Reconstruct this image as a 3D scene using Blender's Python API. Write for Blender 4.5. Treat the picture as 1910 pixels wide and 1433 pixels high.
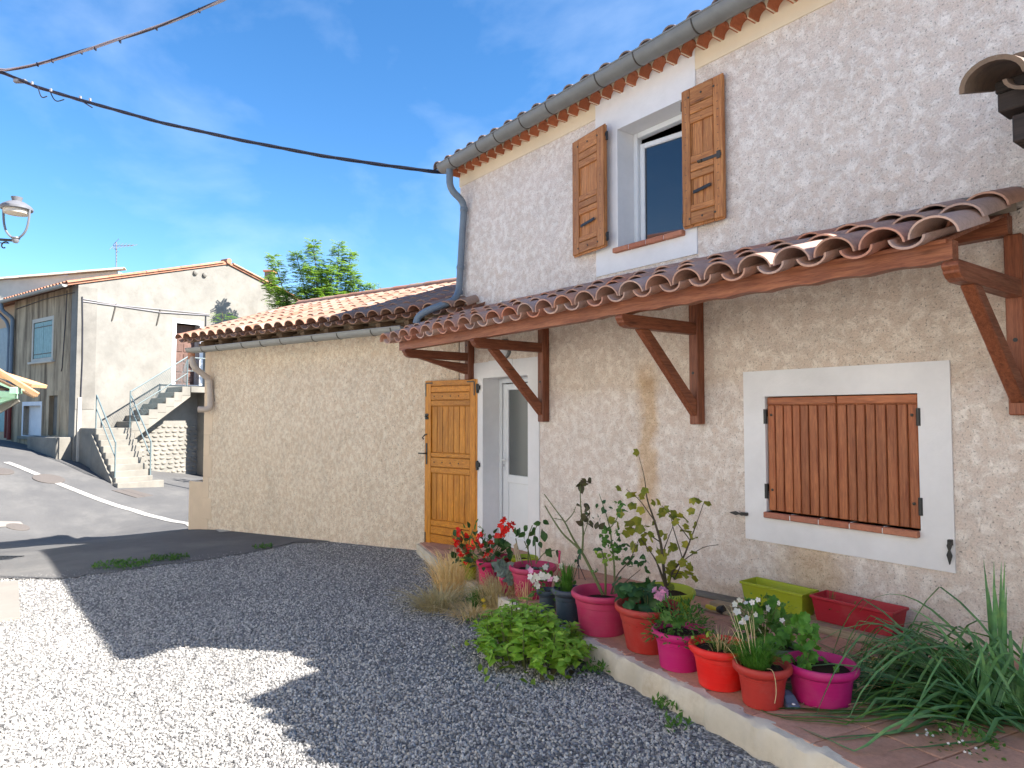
import bpy, bmesh, math, random
import numpy as np
from mathutils import Vector, Matrix
for _o in list(bpy.data.objects): bpy.data.objects.remove(_o)
SC = bpy.context.scene
COL = SC.collection
rnd = random.Random(7)
R = math.radians
# ------------------------------------------------------------------ camera
FPX, PCX, PCY = 1270.0, 955.0, 716.5          # focal length and centre in pixels of the photograph
DW, CAMZ = 4.6, 1.6                            # distance camera - house wall, eye height
ALPHA = math.atan((955.0-10.0)/FPX)            # wall direction against the optical axis
PITCH = math.atan((773.0-PCY)/FPX)
ca, sa, cp, sp = math.cos(ALPHA), math.sin(ALPHA), math.cos(PITCH), math.sin(PITCH)
CAM = Vector((0, -DW, CAMZ))
RT = Vector((sa, ca, 0)); FH = Vector((-ca, sa, 0))
FW = FH*cp + Vector((0, 0, sp)); UP = Vector((0, 0, cp)) - FH*sp
cam_d = bpy.data.cameras.new('camera'); cam_o = bpy.data.objects.new('camera', cam_d); COL.objects.link(cam_o)
cam_d.sensor_width = 36.0; cam_d.lens = 36.0*FPX/1910.0; cam_d.clip_end = 2000; cam_d.clip_start = 0.05
cam_o.matrix_world = Matrix(((RT.x, UP.x, -FW.x, CAM.x), (RT.y, UP.y, -FW.y, CAM.y), (RT.z, UP.z, -FW.z, CAM.z), (0, 0, 0, 1)))
SC.camera = cam_o
# ------------------------------------------------------------------ sky and sun
SUN = (RT*1.13 + FH*(-0.26) + Vector((0, 0, 1.0))).normalized()      # towards the sun
world = bpy.data.worlds.new('World'); SC.world = world; world.use_nodes = True
wn = world.node_tree; wn.nodes.clear()
sky = wn.nodes.new('ShaderNodeTexSky'); sky.sky_type = 'NISHITA'; sky.sun_disc = False
sky.sun_elevation = math.asin(SUN.z); sky.sun_rotation = math.atan2(SUN.x, SUN.y)
sky.altitude = 300; sky.air_density = 1.0; sky.dust_density = 0.05; sky.ozone_density = 4.0
tc = wn.nodes.new('ShaderNodeTexCoord')
mp = wn.nodes.new('ShaderNodeMapping'); mp.inputs['Scale'].default_value = (0.7, 1.9, 3.0); mp.inputs['Rotation'].default_value = (0.35, 0.5, 0.9)
n1 = wn.nodes.new('ShaderNodeTexNoise'); n1.inputs['Scale'].default_value = 1.7; n1.inputs['Detail'].default_value = 7; n1.inputs['Roughness'].default_value = 0.54; n1.inputs['Distortion'].default_value = 0.25
r1 = wn.nodes.new('ShaderNodeValToRGB'); r1.color_ramp.elements[0].position = 0.50; r1.color_ramp.elements[1].position = 0.80
r1.color_ramp.elements[0].color = (0, 0, 0, 1); r1.color_ramp.elements[1].color = (0.24, 0.24, 0.24, 1)
mxs = wn.nodes.new('ShaderNodeMixRGB'); mxs.inputs[2].default_value = (6.2, 6.9, 7.6, 1)
bg = wn.nodes.new('ShaderNodeBackground'); bg.inputs['Strength'].default_value = 0.057
wo = wn.nodes.new('ShaderNodeOutputWorld')
wn.links.new(tc.outputs['Generated'], mp.inputs['Vector']); wn.links.new(mp.outputs[0], n1.inputs['Vector'])
wn.links.new(n1.outputs[0], r1.inputs[0]); wn.links.new(r1.outputs[0], mxs.inputs[0])
hsv = wn.nodes.new('ShaderNodeHueSaturation'); hsv.inputs['Saturation'].default_value = 1.22
wn.links.new(sky.outputs[0], hsv.inputs['Color']); wn.links.new(hsv.outputs[0], mxs.inputs[1]); wn.links.new(mxs.outputs[0], bg.inputs['Color']); wn.links.new(bg.outputs[0], wo.inputs['Surface'])
sd = bpy.data.lights.new('sun', 'SUN'); sd.energy = 3.5; sd.angle = R(0.53); sd.color = (1.0, 0.955, 0.89)
so = bpy.data.objects.new('sun', sd); COL.objects.link(so); so.location = SUN*40
so.rotation_euler = SUN.to_track_quat('Z', 'Y').to_euler()
SC.view_settings.view_transform = 'Standard'; SC.view_settings.look = 'None'
SC.view_settings.exposure = 2.27; SC.view_settings.gamma = 1.0; SC.view_settings.use_curve_mapping = False
SC.render.engine = 'CYCLES'; SC.render.resolution_x = 1024; SC.render.resolution_y = 768

# ------------------------------------------------------------------ pixels to places
def ray(px, py):
    return FW + RT*((px-PCX)/FPX) + UP*((PCY-py)/FPX)
def hit(px, py, p0, n):
    d = ray(px, py); p0 = Vector(p0); n = Vector(n)
    return CAM + d*((p0-CAM).dot(n)/d.dot(n))
def onwall(px, py, off=0.0): return hit(px, py, (0, -off, 0), (0, 1, 0))
def atz(px, py, z): return hit(px, py, (0, 0, z), (0, 0, 1))
def atdepth(px, py, z): return CAM + ray(px, py)*(z/(cp*1.0))*1.0 if False else CAM + ray(px, py)*z
def c2w(xc, z, h): return CAM + RT*xc + FH*z + Vector((0, 0, h))
def proj(p):
    v = Vector(p)-CAM; z = v.dot(FW)
    return PCX+FPX*v.dot(RT)/z, PCY-FPX*v.dot(UP)/z, z

# ------------------------------------------------------------------ ground heights (thin plate spline over mostly measured places)
GSL = 0.041
_cp = []
for X in (3.5, 0, -3, -6, -8.2):
    for Y in (-9, -6.5, -4, -1.5, 1.5): _cp.append((X, Y, 0.145+GSL*X))
for q in [(-5.36, 11.85, -1.99), (-4.2, 10.6, -1.90), (-9.2, 12.6, -2.46), (-7.2, 12.5, -2.24), (-9.6, 14.9, -2.68), (-8.0, 15.5, -2.55), (-6.3, 9.4, -1.90), (-10.76, 19.3, -1.90), (-12.83, 20, -1.37), (-16.5, 22.7, -0.93),  # street dip past the annex made deeper to shift the shadow line
          (-10.3, 22.4, -2.06), (-8.0, 22, -2.15), (-18.8, 25, -0.9), (-13.4, 17.2, -1.42), (-6, 17, -2.45), (-12.2, 14.0, -1.95), (-14.5, 15.5, -1.45), (-5, 26, -2.2), (2, 20, -2.1), (6, 14, -1.9), (-12, 9, -1.9), (-12, 5, -1.7), (-16, 11, -1.6)]:
    w = c2w(*q); _cp.append((w.x, w.y, w.z))
_cp = np.array(_cp)
def _U(r2): return 0.5*r2*np.log(np.maximum(r2, 1e-12))
_n = len(_cp); _A = np.zeros((_n+3, _n+3)); _d2 = ((_cp[:, None, :2]-_cp[None, :, :2])**2).sum(-1)
_A[:_n, :_n] = _U(_d2)+np.eye(_n)*0.12; _A[:_n, _n] = 1; _A[:_n, _n+1:] = _cp[:, :2]; _A[_n, :_n] = 1; _A[_n+1:, :_n] = _cp[:, :2].T
_w = np.linalg.solve(_A, np.concatenate([_cp[:, 2], np.zeros(3)]))
def gza(X, Y):
    X = np.clip(np.asarray(X, float), -34, 6); Y = np.clip(np.asarray(Y, float), -12, 14)
    d2 = (X[..., None]-_cp[:, 0])**2+(Y[..., None]-_cp[:, 1])**2
    return _U(d2)@_w[:_n]+_w[_n]+_w[_n+1]*X+_w[_n+2]*Y
def gz(x, y): return float(gza(np.array([x]), np.array([y]))[0])
def onground(px, py, off=0.0, fn=None):
    fn = fn or gz; d = ray(px, py); t0 = 0.5; p = CAM+d*t0; f0 = p.z-fn(p.x, p.y)-off
    t = t0
    while t < 60:
        t2 = t*1.04; q = CAM+d*t2; f1 = q.z-fn(q.x, q.y)-off
        if f1 <= 0:
            a, b = t, t2
            for _ in range(24):
                m = (a+b)/2; q = CAM+d*m
                if q.z-fn(q.x, q.y)-off > 0: a = m
                else: b = m
            return CAM+d*((a+b)/2)
        t = t2
    return CAM+d*t
def tz(x, y=0): return 0.282+GSL*x              # the terrace falls with the street
def onterrace(px, py):
    return onground(px, py, fn=lambda x, y: tz(x))

# ------------------------------------------------------------------ objects and meshes
W = {}
def label(o, lab, cat, group=None):
    o['label'] = lab; o['category'] = cat
    if group: o['group'] = group
    return o
def empty(name, loc):
    o = bpy.data.objects.new(name, None); COL.objects.link(o); o.location = loc; o.empty_display_size = 0.1
    W[o.name] = Vector(loc); return o
def thing(name, loc, lab, cat, group=None): return label(empty(name, loc), lab, cat, group)
def put(name, me, parent=None, loc=(0, 0, 0), rot=None, mat=None, scale=None):
    o = bpy.data.objects.new(name, me); COL.objects.link(o); loc = Vector(loc)
    W[o.name] = loc
    if parent is not None: o.parent = parent; o.location = loc-W[parent.name]
    else: o.location = loc
    if rot is not None: o.rotation_euler = rot.to_euler() if isinstance(rot, Matrix) else rot
    if scale is not None: o.scale = scale
    if mat is not None and len(me.materials) == 0: me.materials.append(mat)
    return o
def axes(ex, ey, ez): return Matrix((ex, ey, ez)).transposed()
class Fr:
    def __init__(s, o, ex, ey=None, ez=None):
        s.o = Vector(o); s.ex = Vector(ex).normalized(); s.ez = Vector(ez).normalized() if ez is not None else Vector((0, 0, 1))
        s.ey = Vector(ey).normalized() if ey is not None else s.ez.cross(s.ex).normalized()
    def p(s, a, b, c): return s.o+s.ex*a+s.ey*b+s.ez*c
WFR = Fr((0, 0, 0), (1, 0, 0))                 # house wall: x along, y into the house, z up
class MB:
    def __init__(s): s.v = []; s.f = []
    def add(s, vs, fs):
        b = len(s.v); s.v += [Vector(v) for v in vs]; s.f += [tuple(b+i for i in f) for f in fs]; return s
    def box(s, fr, x, y, z):
        P = [fr.p(a, b, c) for c in z for b in y for a in x]
        return s.add(P, [(0, 2, 3, 1), (4, 5, 7, 6), (0, 1, 5, 4), (2, 6, 7, 3), (0, 4, 6, 2), (1, 3, 7, 5)])
    def bar(s, a, b, w, h, up=(0, 0, 1)):
        a = Vector(a); b = Vector(b); d = (b-a).normalized(); sd_ = d.cross(Vector(up))
        if sd_.length < 1e-4: sd_ = d.cross(Vector((1, 0, 0)))
        sd_.normalize(); u = sd_.cross(d)
        P = []
        for q in (a, b):
            for i, j in ((-1, -1), (1, -1), (1, 1), (-1, 1)): P.append(q+sd_*(w/2*i)+u*(h/2*j))
        return s.add(P, [(3, 2, 1, 0), (4, 5, 6, 7), (0, 1, 5, 4), (1, 2, 6, 5), (2, 3, 7, 6), (3, 0, 4, 7)])
    def tube(s, pts, r, seg=8, cap=True):
        pts = [Vector(p) for p in pts]; n = len(pts); rr = r if isinstance(r, (list, tuple)) else [r]*n
        t0 = (pts[1]-pts[0]).normalized(); u = t0.orthogonal().normalized(); rings = []; V = []; b = len(s.v)
        for i, p in enumerate(pts):
            t = ((pts[min(i+1, n-1)]-pts[i]).normalized()+(pts[i]-pts[max(i-1, 0)]).normalized())
            t = t.normalized() if t.length > 1e-6 else t0
            u = (u-t*u.dot(t)); u = u.normalized() if u.length > 1e-6 else t.orthogonal().normalized(); w = t.cross(u)
            for k in range(seg):
                a = 2*math.pi*k/seg; V.append(p+(u*math.cos(a)+w*math.sin(a))*rr[i])
        Fc = []
        for i in range(n-1):
            for k in range(seg):
                k2 = (k+1) % seg; Fc.append((i*seg+k, i*seg+k2, (i+1)*seg+k2, (i+1)*seg+k))
        if cap: Fc.append(tuple(range(seg-1, -1, -1))); Fc.append(tuple((n-1)*seg+k for k in range(seg)))
        return s.add(V, Fc)
    def lathe(s, prof, c=(0, 0, 0), seg=28, closed=False):
        c = Vector(c); V = []; Fc = []; n = len(prof)
        for r, z in prof:
            for k in range(seg):
                a = 2*math.pi*k/seg; V.append(c+Vector((r*math.cos(a), r*math.sin(a), z)))
        for i in range(n-1):
            for k in range(seg):
                k2 = (k+1) % seg; Fc.append((i*seg+k, i*seg+k2, (i+1)*seg+k2, (i+1)*seg+k))
        Fc.append(tuple(range(seg-1, -1, -1))); Fc.append(tuple((n-1)*seg+k for k in range(seg)))
        return s.add(V, Fc)
    def prism(s, poly, ext):
        poly = [Vector(p) for p in poly]; e = Vector(ext); n = len(poly)
        return s.add(poly+[p+e for p in poly], [tuple(range(n-1, -1, -1)), tuple(range(n, 2*n))]+[(i, (i+1) % n, n+(i+1) % n, n+i) for i in range(n)])
    def leaf(s, p, d, nrm, L, w, fold=0.15, droop=0.0):
        d = Vector(d).normalized(); nrm = Vector(nrm); sd_ = d.cross(nrm)
        if sd_.length < 1e-4: sd_ = d.orthogonal()
        sd_.normalize(); n2 = sd_.cross(d); p = Vector(p)
        m = p+d*(L*0.45); q = p+d*L-n2*(droop*L)
        V = [p, m+sd_*(w/2)+n2*(fold*w), m-n2*(droop*L*0.2), m-sd_*(w/2)+n2*(fold*w), q]
        return s.add(V, [(0, 1, 2), (0, 2, 3), (1, 4, 2), (2, 4, 3)])
    def blade(s, pts, w, nrm=(0, 0, 1), fold=0.25):
        pts = [Vector(p) for p in pts]; n = len(pts); V = []
        for i, p in enumerate(pts):
            t = (pts[min(i+1, n-1)]-pts[max(i-1, 0)]).normalized(); sd_ = t.cross(Vector(nrm))
            if sd_.length < 1e-3: sd_ = t.orthogonal()
            sd_.normalize(); up = sd_.cross(t); ww = w*(1-(i/(n-1))**2.2*0.96)/2
            V += [p+sd_*ww+up*(ww*fold), p, p-sd_*ww+up*(ww*fold)]
        Fc = []
        for i in range(n-1):
            a = i*3; Fc += [(a, a+1, a+4, a+3), (a+1, a+2, a+5, a+4)]
        return s.add(V, Fc)
    def mesh(s, name, mat=None, smooth=False, bevel=0.0, origin=None, seg=1):
        o = Vector(origin) if origin is not None else Vector((0, 0, 0))
        me = bpy.data.meshes.new(name); me.from_pydata([tuple(v-o) for v in s.v], [], s.f); me.validate()
        if bevel > 0 or smooth == 'fix':
            bm = bmesh.new(); bm.from_mesh(me)
            bmesh.ops.recalc_face_normals(bm, faces=bm.faces)
            if bevel > 0:
                ed = [e for e in bm.edges if len(e.link_faces) == 2 and e.calc_face_angle(0) > 0.6]
                bmesh.ops.bevel(bm, geom=ed, offset=bevel, segments=seg, profile=0.5, affect='EDGES', clamp_overlap=True)
            bm.to_mesh(me); bm.free()
        if smooth: me.polygons.foreach_set('use_smooth', [True]*len(me.polygons))
        if smooth == 'auto' or smooth == 'fix':
            try: me.set_sharp_from_angle(angle=R(40))
            except Exception: pass
        if mat: me.materials.append(mat)
        return me
    def obj(s, name, mat, parent=None, smooth=False, bevel=0.0, origin=None, seg=1):
        if origin is None:
            lo = Vector((min(v.x for v in s.v), min(v.y for v in s.v), min(v.z for v in s.v))); hi = Vector((max(v.x for v in s.v), max(v.y for v in s.v), max(v.z for v in s.v)))
            origin = (lo+hi)/2 if parent is not None else Vector(((lo.x+hi.x)/2, (lo.y+hi.y)/2, lo.z))
        return put(name, s.mesh(name, mat, smooth, bevel, origin, seg), parent, origin)
def boxo(name, fr, x, y, z, mat, parent, bevel=0.003):
    return MB().box(fr, x, y, z).obj(name, mat, parent, bevel=bevel)
def baro(name, a, b, w, h, mat, parent, bevel=0.004, up=(0, 0, 1)):
    # a rotated bar whose own x axis runs along it (keeps wood grain along the bar)
    a = Vector(a); b = Vector(b); d = (b-a); L = d.length; d.normalize(); s_ = d.cross(Vector(up))
    if s_.length < 1e-4: s_ = d.cross(Vector((1, 0, 0)))
    s_.normalize(); u = s_.cross(d)
    me = MB().box(Fr((0, 0, 0), (1, 0, 0)), (-L/2, L/2), (-w/2, w/2), (-h/2, h/2)).mesh(name, mat, bevel=bevel)
    return put(name, me, parent, (a+b)/2, axes(d, -s_, u))
def slab_with_holes(fr, x0, x1, z0, z1, holes, th, y0=0.0):
    """wall from x0..x1, z0..z1, front at y0, thickness th, with rectangular openings"""
    xs = sorted(set([x0, x1]+[h[0] for h in holes]+[h[1] for h in holes])); zs = sorted(set([z0, z1]+[h[2] for h in holes]+[h[3] for h in holes]))
    m = MB()
    def hole(i, j):
        cx = (xs[i]+xs[i+1])/2; cz = (zs[j]+zs[j+1])/2
        return any(h[0] < cx < h[1] and h[2] < cz < h[3] for h in holes)
    nx, nz = len(xs)-1, len(zs)-1
    sol = [[0 <= i < nx and 0 <= j < nz and not hole(i, j) for j in range(nz)] for i in range(nx)]
    S = lambda i, j: 0 <= i < nx and 0 <= j < nz and sol[i][j]
    for i in range(nx):
        for j in range(nz):
            if not sol[i][j]: continue
            a, b, c, d = xs[i], xs[i+1], zs[j], zs[j+1]; y1 = y0+th
            m.add([fr.p(a, y0, c), fr.p(b, y0, c), fr.p(b, y0, d), fr.p(a, y0, d)], [(0, 1, 2, 3)])
            m.add([fr.p(a, y1, c), fr.p(b, y1, c), fr.p(b, y1, d), fr.p(a, y1, d)], [(3, 2, 1, 0)])
            if not S(i-1, j): m.add([fr.p(a, y0, c), fr.p(a, y1, c), fr.p(a, y1, d), fr.p(a, y0, d)], [(3, 2, 1, 0)])
            if not S(i+1, j): m.add([fr.p(b, y0, c), fr.p(b, y1, c), fr.p(b, y1, d), fr.p(b, y0, d)], [(0, 1, 2, 3)])
            if not S(i, j-1): m.add([fr.p(a, y0, c), fr.p(b, y0, c), fr.p(b, y1, c), fr.p(a, y1, c)], [(3, 2, 1, 0)])
            if not S(i, j+1): m.add([fr.p(a, y0, d), fr.p(b, y0, d), fr.p(b, y1, d), fr.p(a, y1, d)], [(0, 1, 2, 3)])
    return m

# ------------------------------------------------------------------ materials
class NT:
    def __init__(s, name):
        s.m = bpy.data.materials.new(name); s.m.use_nodes = True; s.t = s.m.node_tree; s.b = s.t.nodes['Principled BSDF']
        s.out = s.t.nodes['Material Output']
    def n(s, typ, **kw):
        nd = s.t.nodes.new(typ)
        for k, v in kw.items():
            if k in nd.inputs: nd.inputs[k].default_value = v
            else: setattr(nd, k, v)
        return nd
    def l(s, a, b): s.t.links.new(a, b)
    def coord(s, kind='Object', scale=(1, 1, 1), rot=(0, 0, 0), rndoff=False):
        c = s.n('ShaderNodeTexCoord'); m = s.n('ShaderNodeMapping'); m.inputs['Scale'].default_value = scale; m.inputs['Rotation'].default_value = rot
        if kind == 'World':
            g = s.n('ShaderNodeNewGeometry'); s.l(g.outputs['Position'], m.inputs['Vector'])
        else: s.l(c.outputs[kind], m.inputs['Vector'])
        if rndoff:
            oi = s.n('ShaderNodeObjectInfo'); mu = s.n('ShaderNodeMath', operation='MULTIPLY'); mu.inputs[1].default_value = 37.0
            s.l(oi.outputs['Random'], mu.inputs[0]); cx = s.n('ShaderNodeCombineXYZ'); s.l(mu.outputs[0], cx.inputs[0]); s.l(mu.outputs[0], cx.inputs[1]); s.l(mu.outputs[0], cx.inputs[2])
            s.l(cx.outputs[0], m.inputs['Location'])
        return m.outputs[0]
    def noise(s, vec, scale, detail=4, rough=0.55, dist=0.0):
        n = s.n('ShaderNodeTexNoise'); n.inputs['Scale'].default_value = scale; n.inputs['Detail'].default_value = detail
        n.inputs['Roughness'].default_value = rough; n.inputs['Distortion'].default_value = dist; s.l(vec, n.inputs['Vector']); return n.outputs[0]
    def vor(s, vec, scale, feature='F1', out='Distance', rnd_=1.0):
        n = s.n('ShaderNodeTexVoronoi'); n.feature = feature; n.inputs['Scale'].default_value = scale; n.inputs['Randomness'].default_value = rnd_; s.l(vec, n.inputs['Vector']); return n.outputs[out]
    def ramp(s, fac, stops, interp='LINEAR'):
        r = s.n('ShaderNodeValToRGB'); e = r.color_ramp.elements; r.color_ramp.interpolation = interp
        while len(e) < len(stops): e.new(0.5)
        for el, (p, c) in zip(e, stops):
            el.position = p; el.color = (c, c, c, 1) if isinstance(c, (int, float)) else (*c, 1)
        s.l(fac, r.inputs[0]); return r.outputs[0]
    def mix(s, fac, a, b, mode='MIX'):
        m = s.n('ShaderNodeMixRGB'); m.blend_type = mode
        for i, x in ((0, fac), (1, a), (2, b)):
            if isinstance(x, (int, float)): m.inputs[i].default_value = x if i == 0 else (x, x, x, 1)
            elif isinstance(x, tuple): m.inputs[i].default_value = (*x, 1)
            else: s.l(x, m.inputs[i])
        return m.outputs[0]
    def math(s, op, a, b=0.0):
        m = s.n('ShaderNodeMath'); m.operation = op
        for i, x in ((0, a), (1, b)):
            if isinstance(x, (int, float)): m.inputs[i].default_value = x
            else: s.l(x, m.inputs[i])
        return m.outputs[0]
    def rand(s): return s.n('ShaderNodeObjectInfo').outputs['Random']
    def bump(s, h, strength=0.3, dist=0.01, prev=None):
        b = s.n('ShaderNodeBump'); b.inputs['Strength'].default_value = strength; b.inputs['Distance'].default_value = dist; s.l(h, b.inputs['Height'])
        if prev is not None: s.l(prev, b.inputs['Normal'])
        return b.outputs[0]
    def done(s, col=None, rough=0.8, nrm=None, spec=0.3, metal=0.0):
        if col is not None:
            if isinstance(col, tuple): s.b.inputs['Base Color'].default_value = (*col, 1)
            else: s.l(col, s.b.inputs['Base Color'])
        if isinstance(rough, (int, float)): s.b.inputs['Roughness'].default_value = rough
        else: s.l(rough, s.b.inputs['Roughness'])
        s.b.inputs['Specular IOR Level'].default_value = spec; s.b.inputs['Metallic'].default_value = metal
        if nrm is not None: s.l(nrm, s.b.inputs['Normal'])
        return s.m

def m_stucco(name, lo, hi, stretch=(1, 1, 1), rot=(0, 0, 0), stain=None, scale=12.0, lo2=None):
    t = NT(name); v = t.coord('World', stretch, rot)
    a = t.noise(v, scale, 9, 0.72, 0.35); pat = t.ramp(a, [(0.43, 0.0), (0.585, 1.0)])
    big = t.noise(v, 0.8, 4, 0.6); fine = t.noise(v, 95, 4, 0.7); pits = t.ramp(t.noise(v, 70, 3, 0.6), [(0.32, 0.0), (0.41, 1.0)])
    c = t.mix(pat, lo, hi)
    if lo2: c = t.mix(t.ramp(big, [(0.4, 0.0), (0.62, 0.8)]), c, t.mix(pat, lo2, hi))
    crk = t.ramp(t.noise(v, 2.1, 8, 0.8, 0.6), [(0.36, 0.88), (0.5, 1.0), (0.66, 1.06)]); c = t.mix(0.8, c, crk, 'MULTIPLY')
    c = t.mix(0.40, c, t.ramp(fine, [(0.3, 0.55), (0.7, 1.4)]), 'MULTIPLY')
    c = t.mix(0.55, c, pits, 'MULTIPLY')
    if stain:
        g = t.n('ShaderNodeNewGeometry'); sx = t.n('ShaderNodeSeparateXYZ'); t.l(g.outputs['Position'], sx.inputs[0])
        wob = t.math('MULTIPLY', t.math('SUBTRACT', t.noise(v, 2.5, 4, 0.6), 0.5), 0.35)
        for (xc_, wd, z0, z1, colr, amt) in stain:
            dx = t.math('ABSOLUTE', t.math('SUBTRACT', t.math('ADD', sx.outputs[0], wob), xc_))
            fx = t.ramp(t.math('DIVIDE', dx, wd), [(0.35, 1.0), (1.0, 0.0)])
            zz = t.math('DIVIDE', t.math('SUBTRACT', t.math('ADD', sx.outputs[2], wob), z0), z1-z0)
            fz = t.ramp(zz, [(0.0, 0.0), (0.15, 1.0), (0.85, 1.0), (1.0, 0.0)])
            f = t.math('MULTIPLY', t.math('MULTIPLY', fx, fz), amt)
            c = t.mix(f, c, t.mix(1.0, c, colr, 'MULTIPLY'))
    h = t.math('ADD', t.math('MULTIPLY', pat, 0.6), t.math('ADD', t.math('MULTIPLY', fine, 0.55), t.math('MULTIPLY', pits, 0.35)))
    return t.done(c, 0.95, t.bump(h, 0.85, 0.0075), 0.12)
def m_render(name, col, var=0.12, bump=0.25, sc=40, dirt=None):
    t = NT(name); v = t.coord('World'); f = t.noise(v, sc, 5, 0.7); b = t.noise(v, 1.7, 5, 0.65)
    c = t.mix(1.0, col, t.ramp(b, [(0.3, 1-var), (0.7, 1.0+var*0.3)]), 'MULTIPLY')
    if dirt: c = t.mix(t.ramp(t.noise(v, 3.3, 7, 0.75), [(0.52, 0.0), (0.72, 0.55)]), c, dirt)
    return t.done(c, 0.9, t.bump(f, bump, 0.004), 0.2)
def m_plain(name, col, rough=0.5, var=0.08, spec=0.4, metal=0.0, bump=0.0, sc=9):
    t = NT(name); v = t.coord('Object', rndoff=True); n = t.noise(v, sc, 4, 0.6)
    c = t.mix(1.0, col, t.ramp(n, [(0.3, 1-var), (0.7, 1+var*0.4)]), 'MULTIPLY')
    return t.done(c, rough, t.bump(n, bump, 0.003) if bump else None, spec, metal)
def m_wood(name, dark, light, axis='z', rough=0.42, sc=1.0, knots=True, spec=0.4):
    t = NT(name); st = {'x': (0.6, 9, 9), 'y': (9, 0.6, 9), 'z': (9, 9, 0.6)}[axis]
    v = t.coord('Object', tuple(q*sc for q in st), rndoff=True); v2 = t.coord('Object', rndoff=True)
    g = t.noise(v, 6, 6, 0.65, 0.6); g2 = t.noise(v, 26, 3, 0.6); big = t.noise(v2, 2.2, 3, 0.5)
    c = t.mix(t.ramp(g, [(0.34, 0.0), (0.64, 1.0)]), dark, light)
    c = t.mix(0.5, c, t.ramp(g2, [(0.3, 0.40), (0.65, 1.2)]), 'MULTIPLY')
    c = t.mix(0.5, c, t.ramp(big, [(0.3, 0.65), (0.7, 1.15)]), 'MULTIPLY')
    c = t.mix(0.8, c, t.ramp(t.rand(), [(0.0, 0.74), (1.0, 1.12)]), 'MULTIPLY')
    if knots:
        kn = t.ramp(t.vor(t.coord('Object', tuple({'x': (1.2, 6, 6), 'y': (6, 1.2, 6), 'z': (6, 6, 1.2)}[axis]), rndoff=True), 1.6), [(0.05, 0.35), (0.14, 1.0)])
        c = t.mix(0.8, c, kn, 'MULTIPLY')
    return t.done(c, t.ramp(g, [(0.3, rough+0.12), (0.7, rough-0.05)]), t.bump(g2, 0.12, 0.002), spec)
def m_tile(name, cols, weather=0.5):
    t = NT(name); v = t.coord('Object', rndoff=True); st = [(i/(len(cols)-1), c) for i, c in enumerate(cols)]
    c = t.ramp(t.rand(), st); n = t.noise(v, 7, 6, 0.7); f = t.noise(v, 60, 4, 0.7)
    c = t.mix(weather, c, t.ramp(n, [(0.28, (0.5, 0.45, 0.42)), (0.5, (1, 1, 1)), (0.75, (1.25, 1.15, 1.05))]), 'MULTIPLY')
    c = t.mix(0.45, c, t.ramp(f, [(0.25, 0.6), (0.6, 1.08)]), 'MULTIPLY')
    li = t.ramp(t.noise(v, 23, 6, 0.75), [(0.60, 0.0), (0.72, 0.55)]); c = t.mix(li, c, (0.30, 0.26, 0.21))
    return t.done(c, 0.78, t.bump(t.math('ADD', f, t.math('MULTIPLY', n, 0.7)), 0.3, 0.004), 0.3)
def m_leaf(name, cols, trans=0.35, rough=0.5):
    t = NT(name); v = t.coord('World'); n = t.noise(v, 17, 3, 0.6)
    st = [(0.28+0.44*i/(len(cols)-1), c) for i, c in enumerate(cols)]
    c = t.mix(0.85, t.ramp(n, st), t.ramp(t.rand(), [(0.0, (0.62, 0.66, 0.6)), (0.5, (1.0, 1.0, 1.0)), (1.0, (1.3, 1.22, 1.1))]), 'MULTIPLY'); t.l(c, t.b.inputs['Base Color']); t.b.inputs['Roughness'].default_value = rough; t.b.inputs['Specular IOR Level'].default_value = 0.3
    tr = t.n('ShaderNodeBsdfTranslucent'); t.l(t.mix(1.0, c, (1.25, 1.35, 0.6), 'MULTIPLY'), tr.inputs['Color'])
    mx = t.n('ShaderNodeMixShader'); mx.inputs[0].default_value = trans; t.l(t.b.outputs[0], mx.inputs[1]); t.l(tr.outputs[0], mx.inputs[2]); t.l(mx.outputs[0], t.out.inputs['Surface'])
    return t.m

M = {}
M['stucco'] = m_stucco('stucco_house', (0.71, 0.60, 0.53), (0.86, 0.78, 0.71), lo2=(0.70, 0.58, 0.495),
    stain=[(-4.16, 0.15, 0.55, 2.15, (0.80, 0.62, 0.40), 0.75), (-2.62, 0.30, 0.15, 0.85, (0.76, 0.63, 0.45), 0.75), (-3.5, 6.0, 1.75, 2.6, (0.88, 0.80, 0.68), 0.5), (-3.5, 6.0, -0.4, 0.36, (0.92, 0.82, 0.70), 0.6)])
M['stucco_annex'] = m_stucco('stucco_annex', (0.72, 0.56, 0.405), (0.87, 0.745, 0.585), stretch=(1, 1, 0.8), rot=(0.4, 0.5, 0.3), scale=17)
M['white'] = m_render('white_render', (0.80, 0.785, 0.785), 0.13, 0.4, 55)
M['cream'] = m_render('cream_render', (0.78, 0.66, 0.49), 0.10, 0.2, 60)
M['quoin'] = m_render('quoin_render', (0.74, 0.58, 0.42), 0.12, 0.15, 60)
M['old_gable'] = m_render('lime_render_gable', (0.255, 0.24, 0.212), 0.22, 1.0, 14, dirt=(0.175, 0.158, 0.132))
M['old_front'] = m_render('grey_render_front', (0.40, 0.32, 0.235), 0.35, 0.5, 25, dirt=(0.20, 0.15, 0.11))
M['old_raw'] = m_render('raw_cement_render', (0.22, 0.205, 0.18), 0.3, 1.0, 45)
M['peach'] = m_render('peach_render', (0.58, 0.40, 0.26), 0.1, 0.2)
M['pale'] = m_render('pale_render', (0.62, 0.56, 0.47), 0.15, 0.3)
M['tile_weathered'] = m_tile('roof_tile_weathered', [(0.16, 0.115, 0.085), (0.21, 0.145, 0.105), (0.13, 0.10, 0.085)], 0.9)
M['opp1'] = m_render('ochre_render', (0.81, 0.76, 0.68), 0.1, 0.3)
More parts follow.
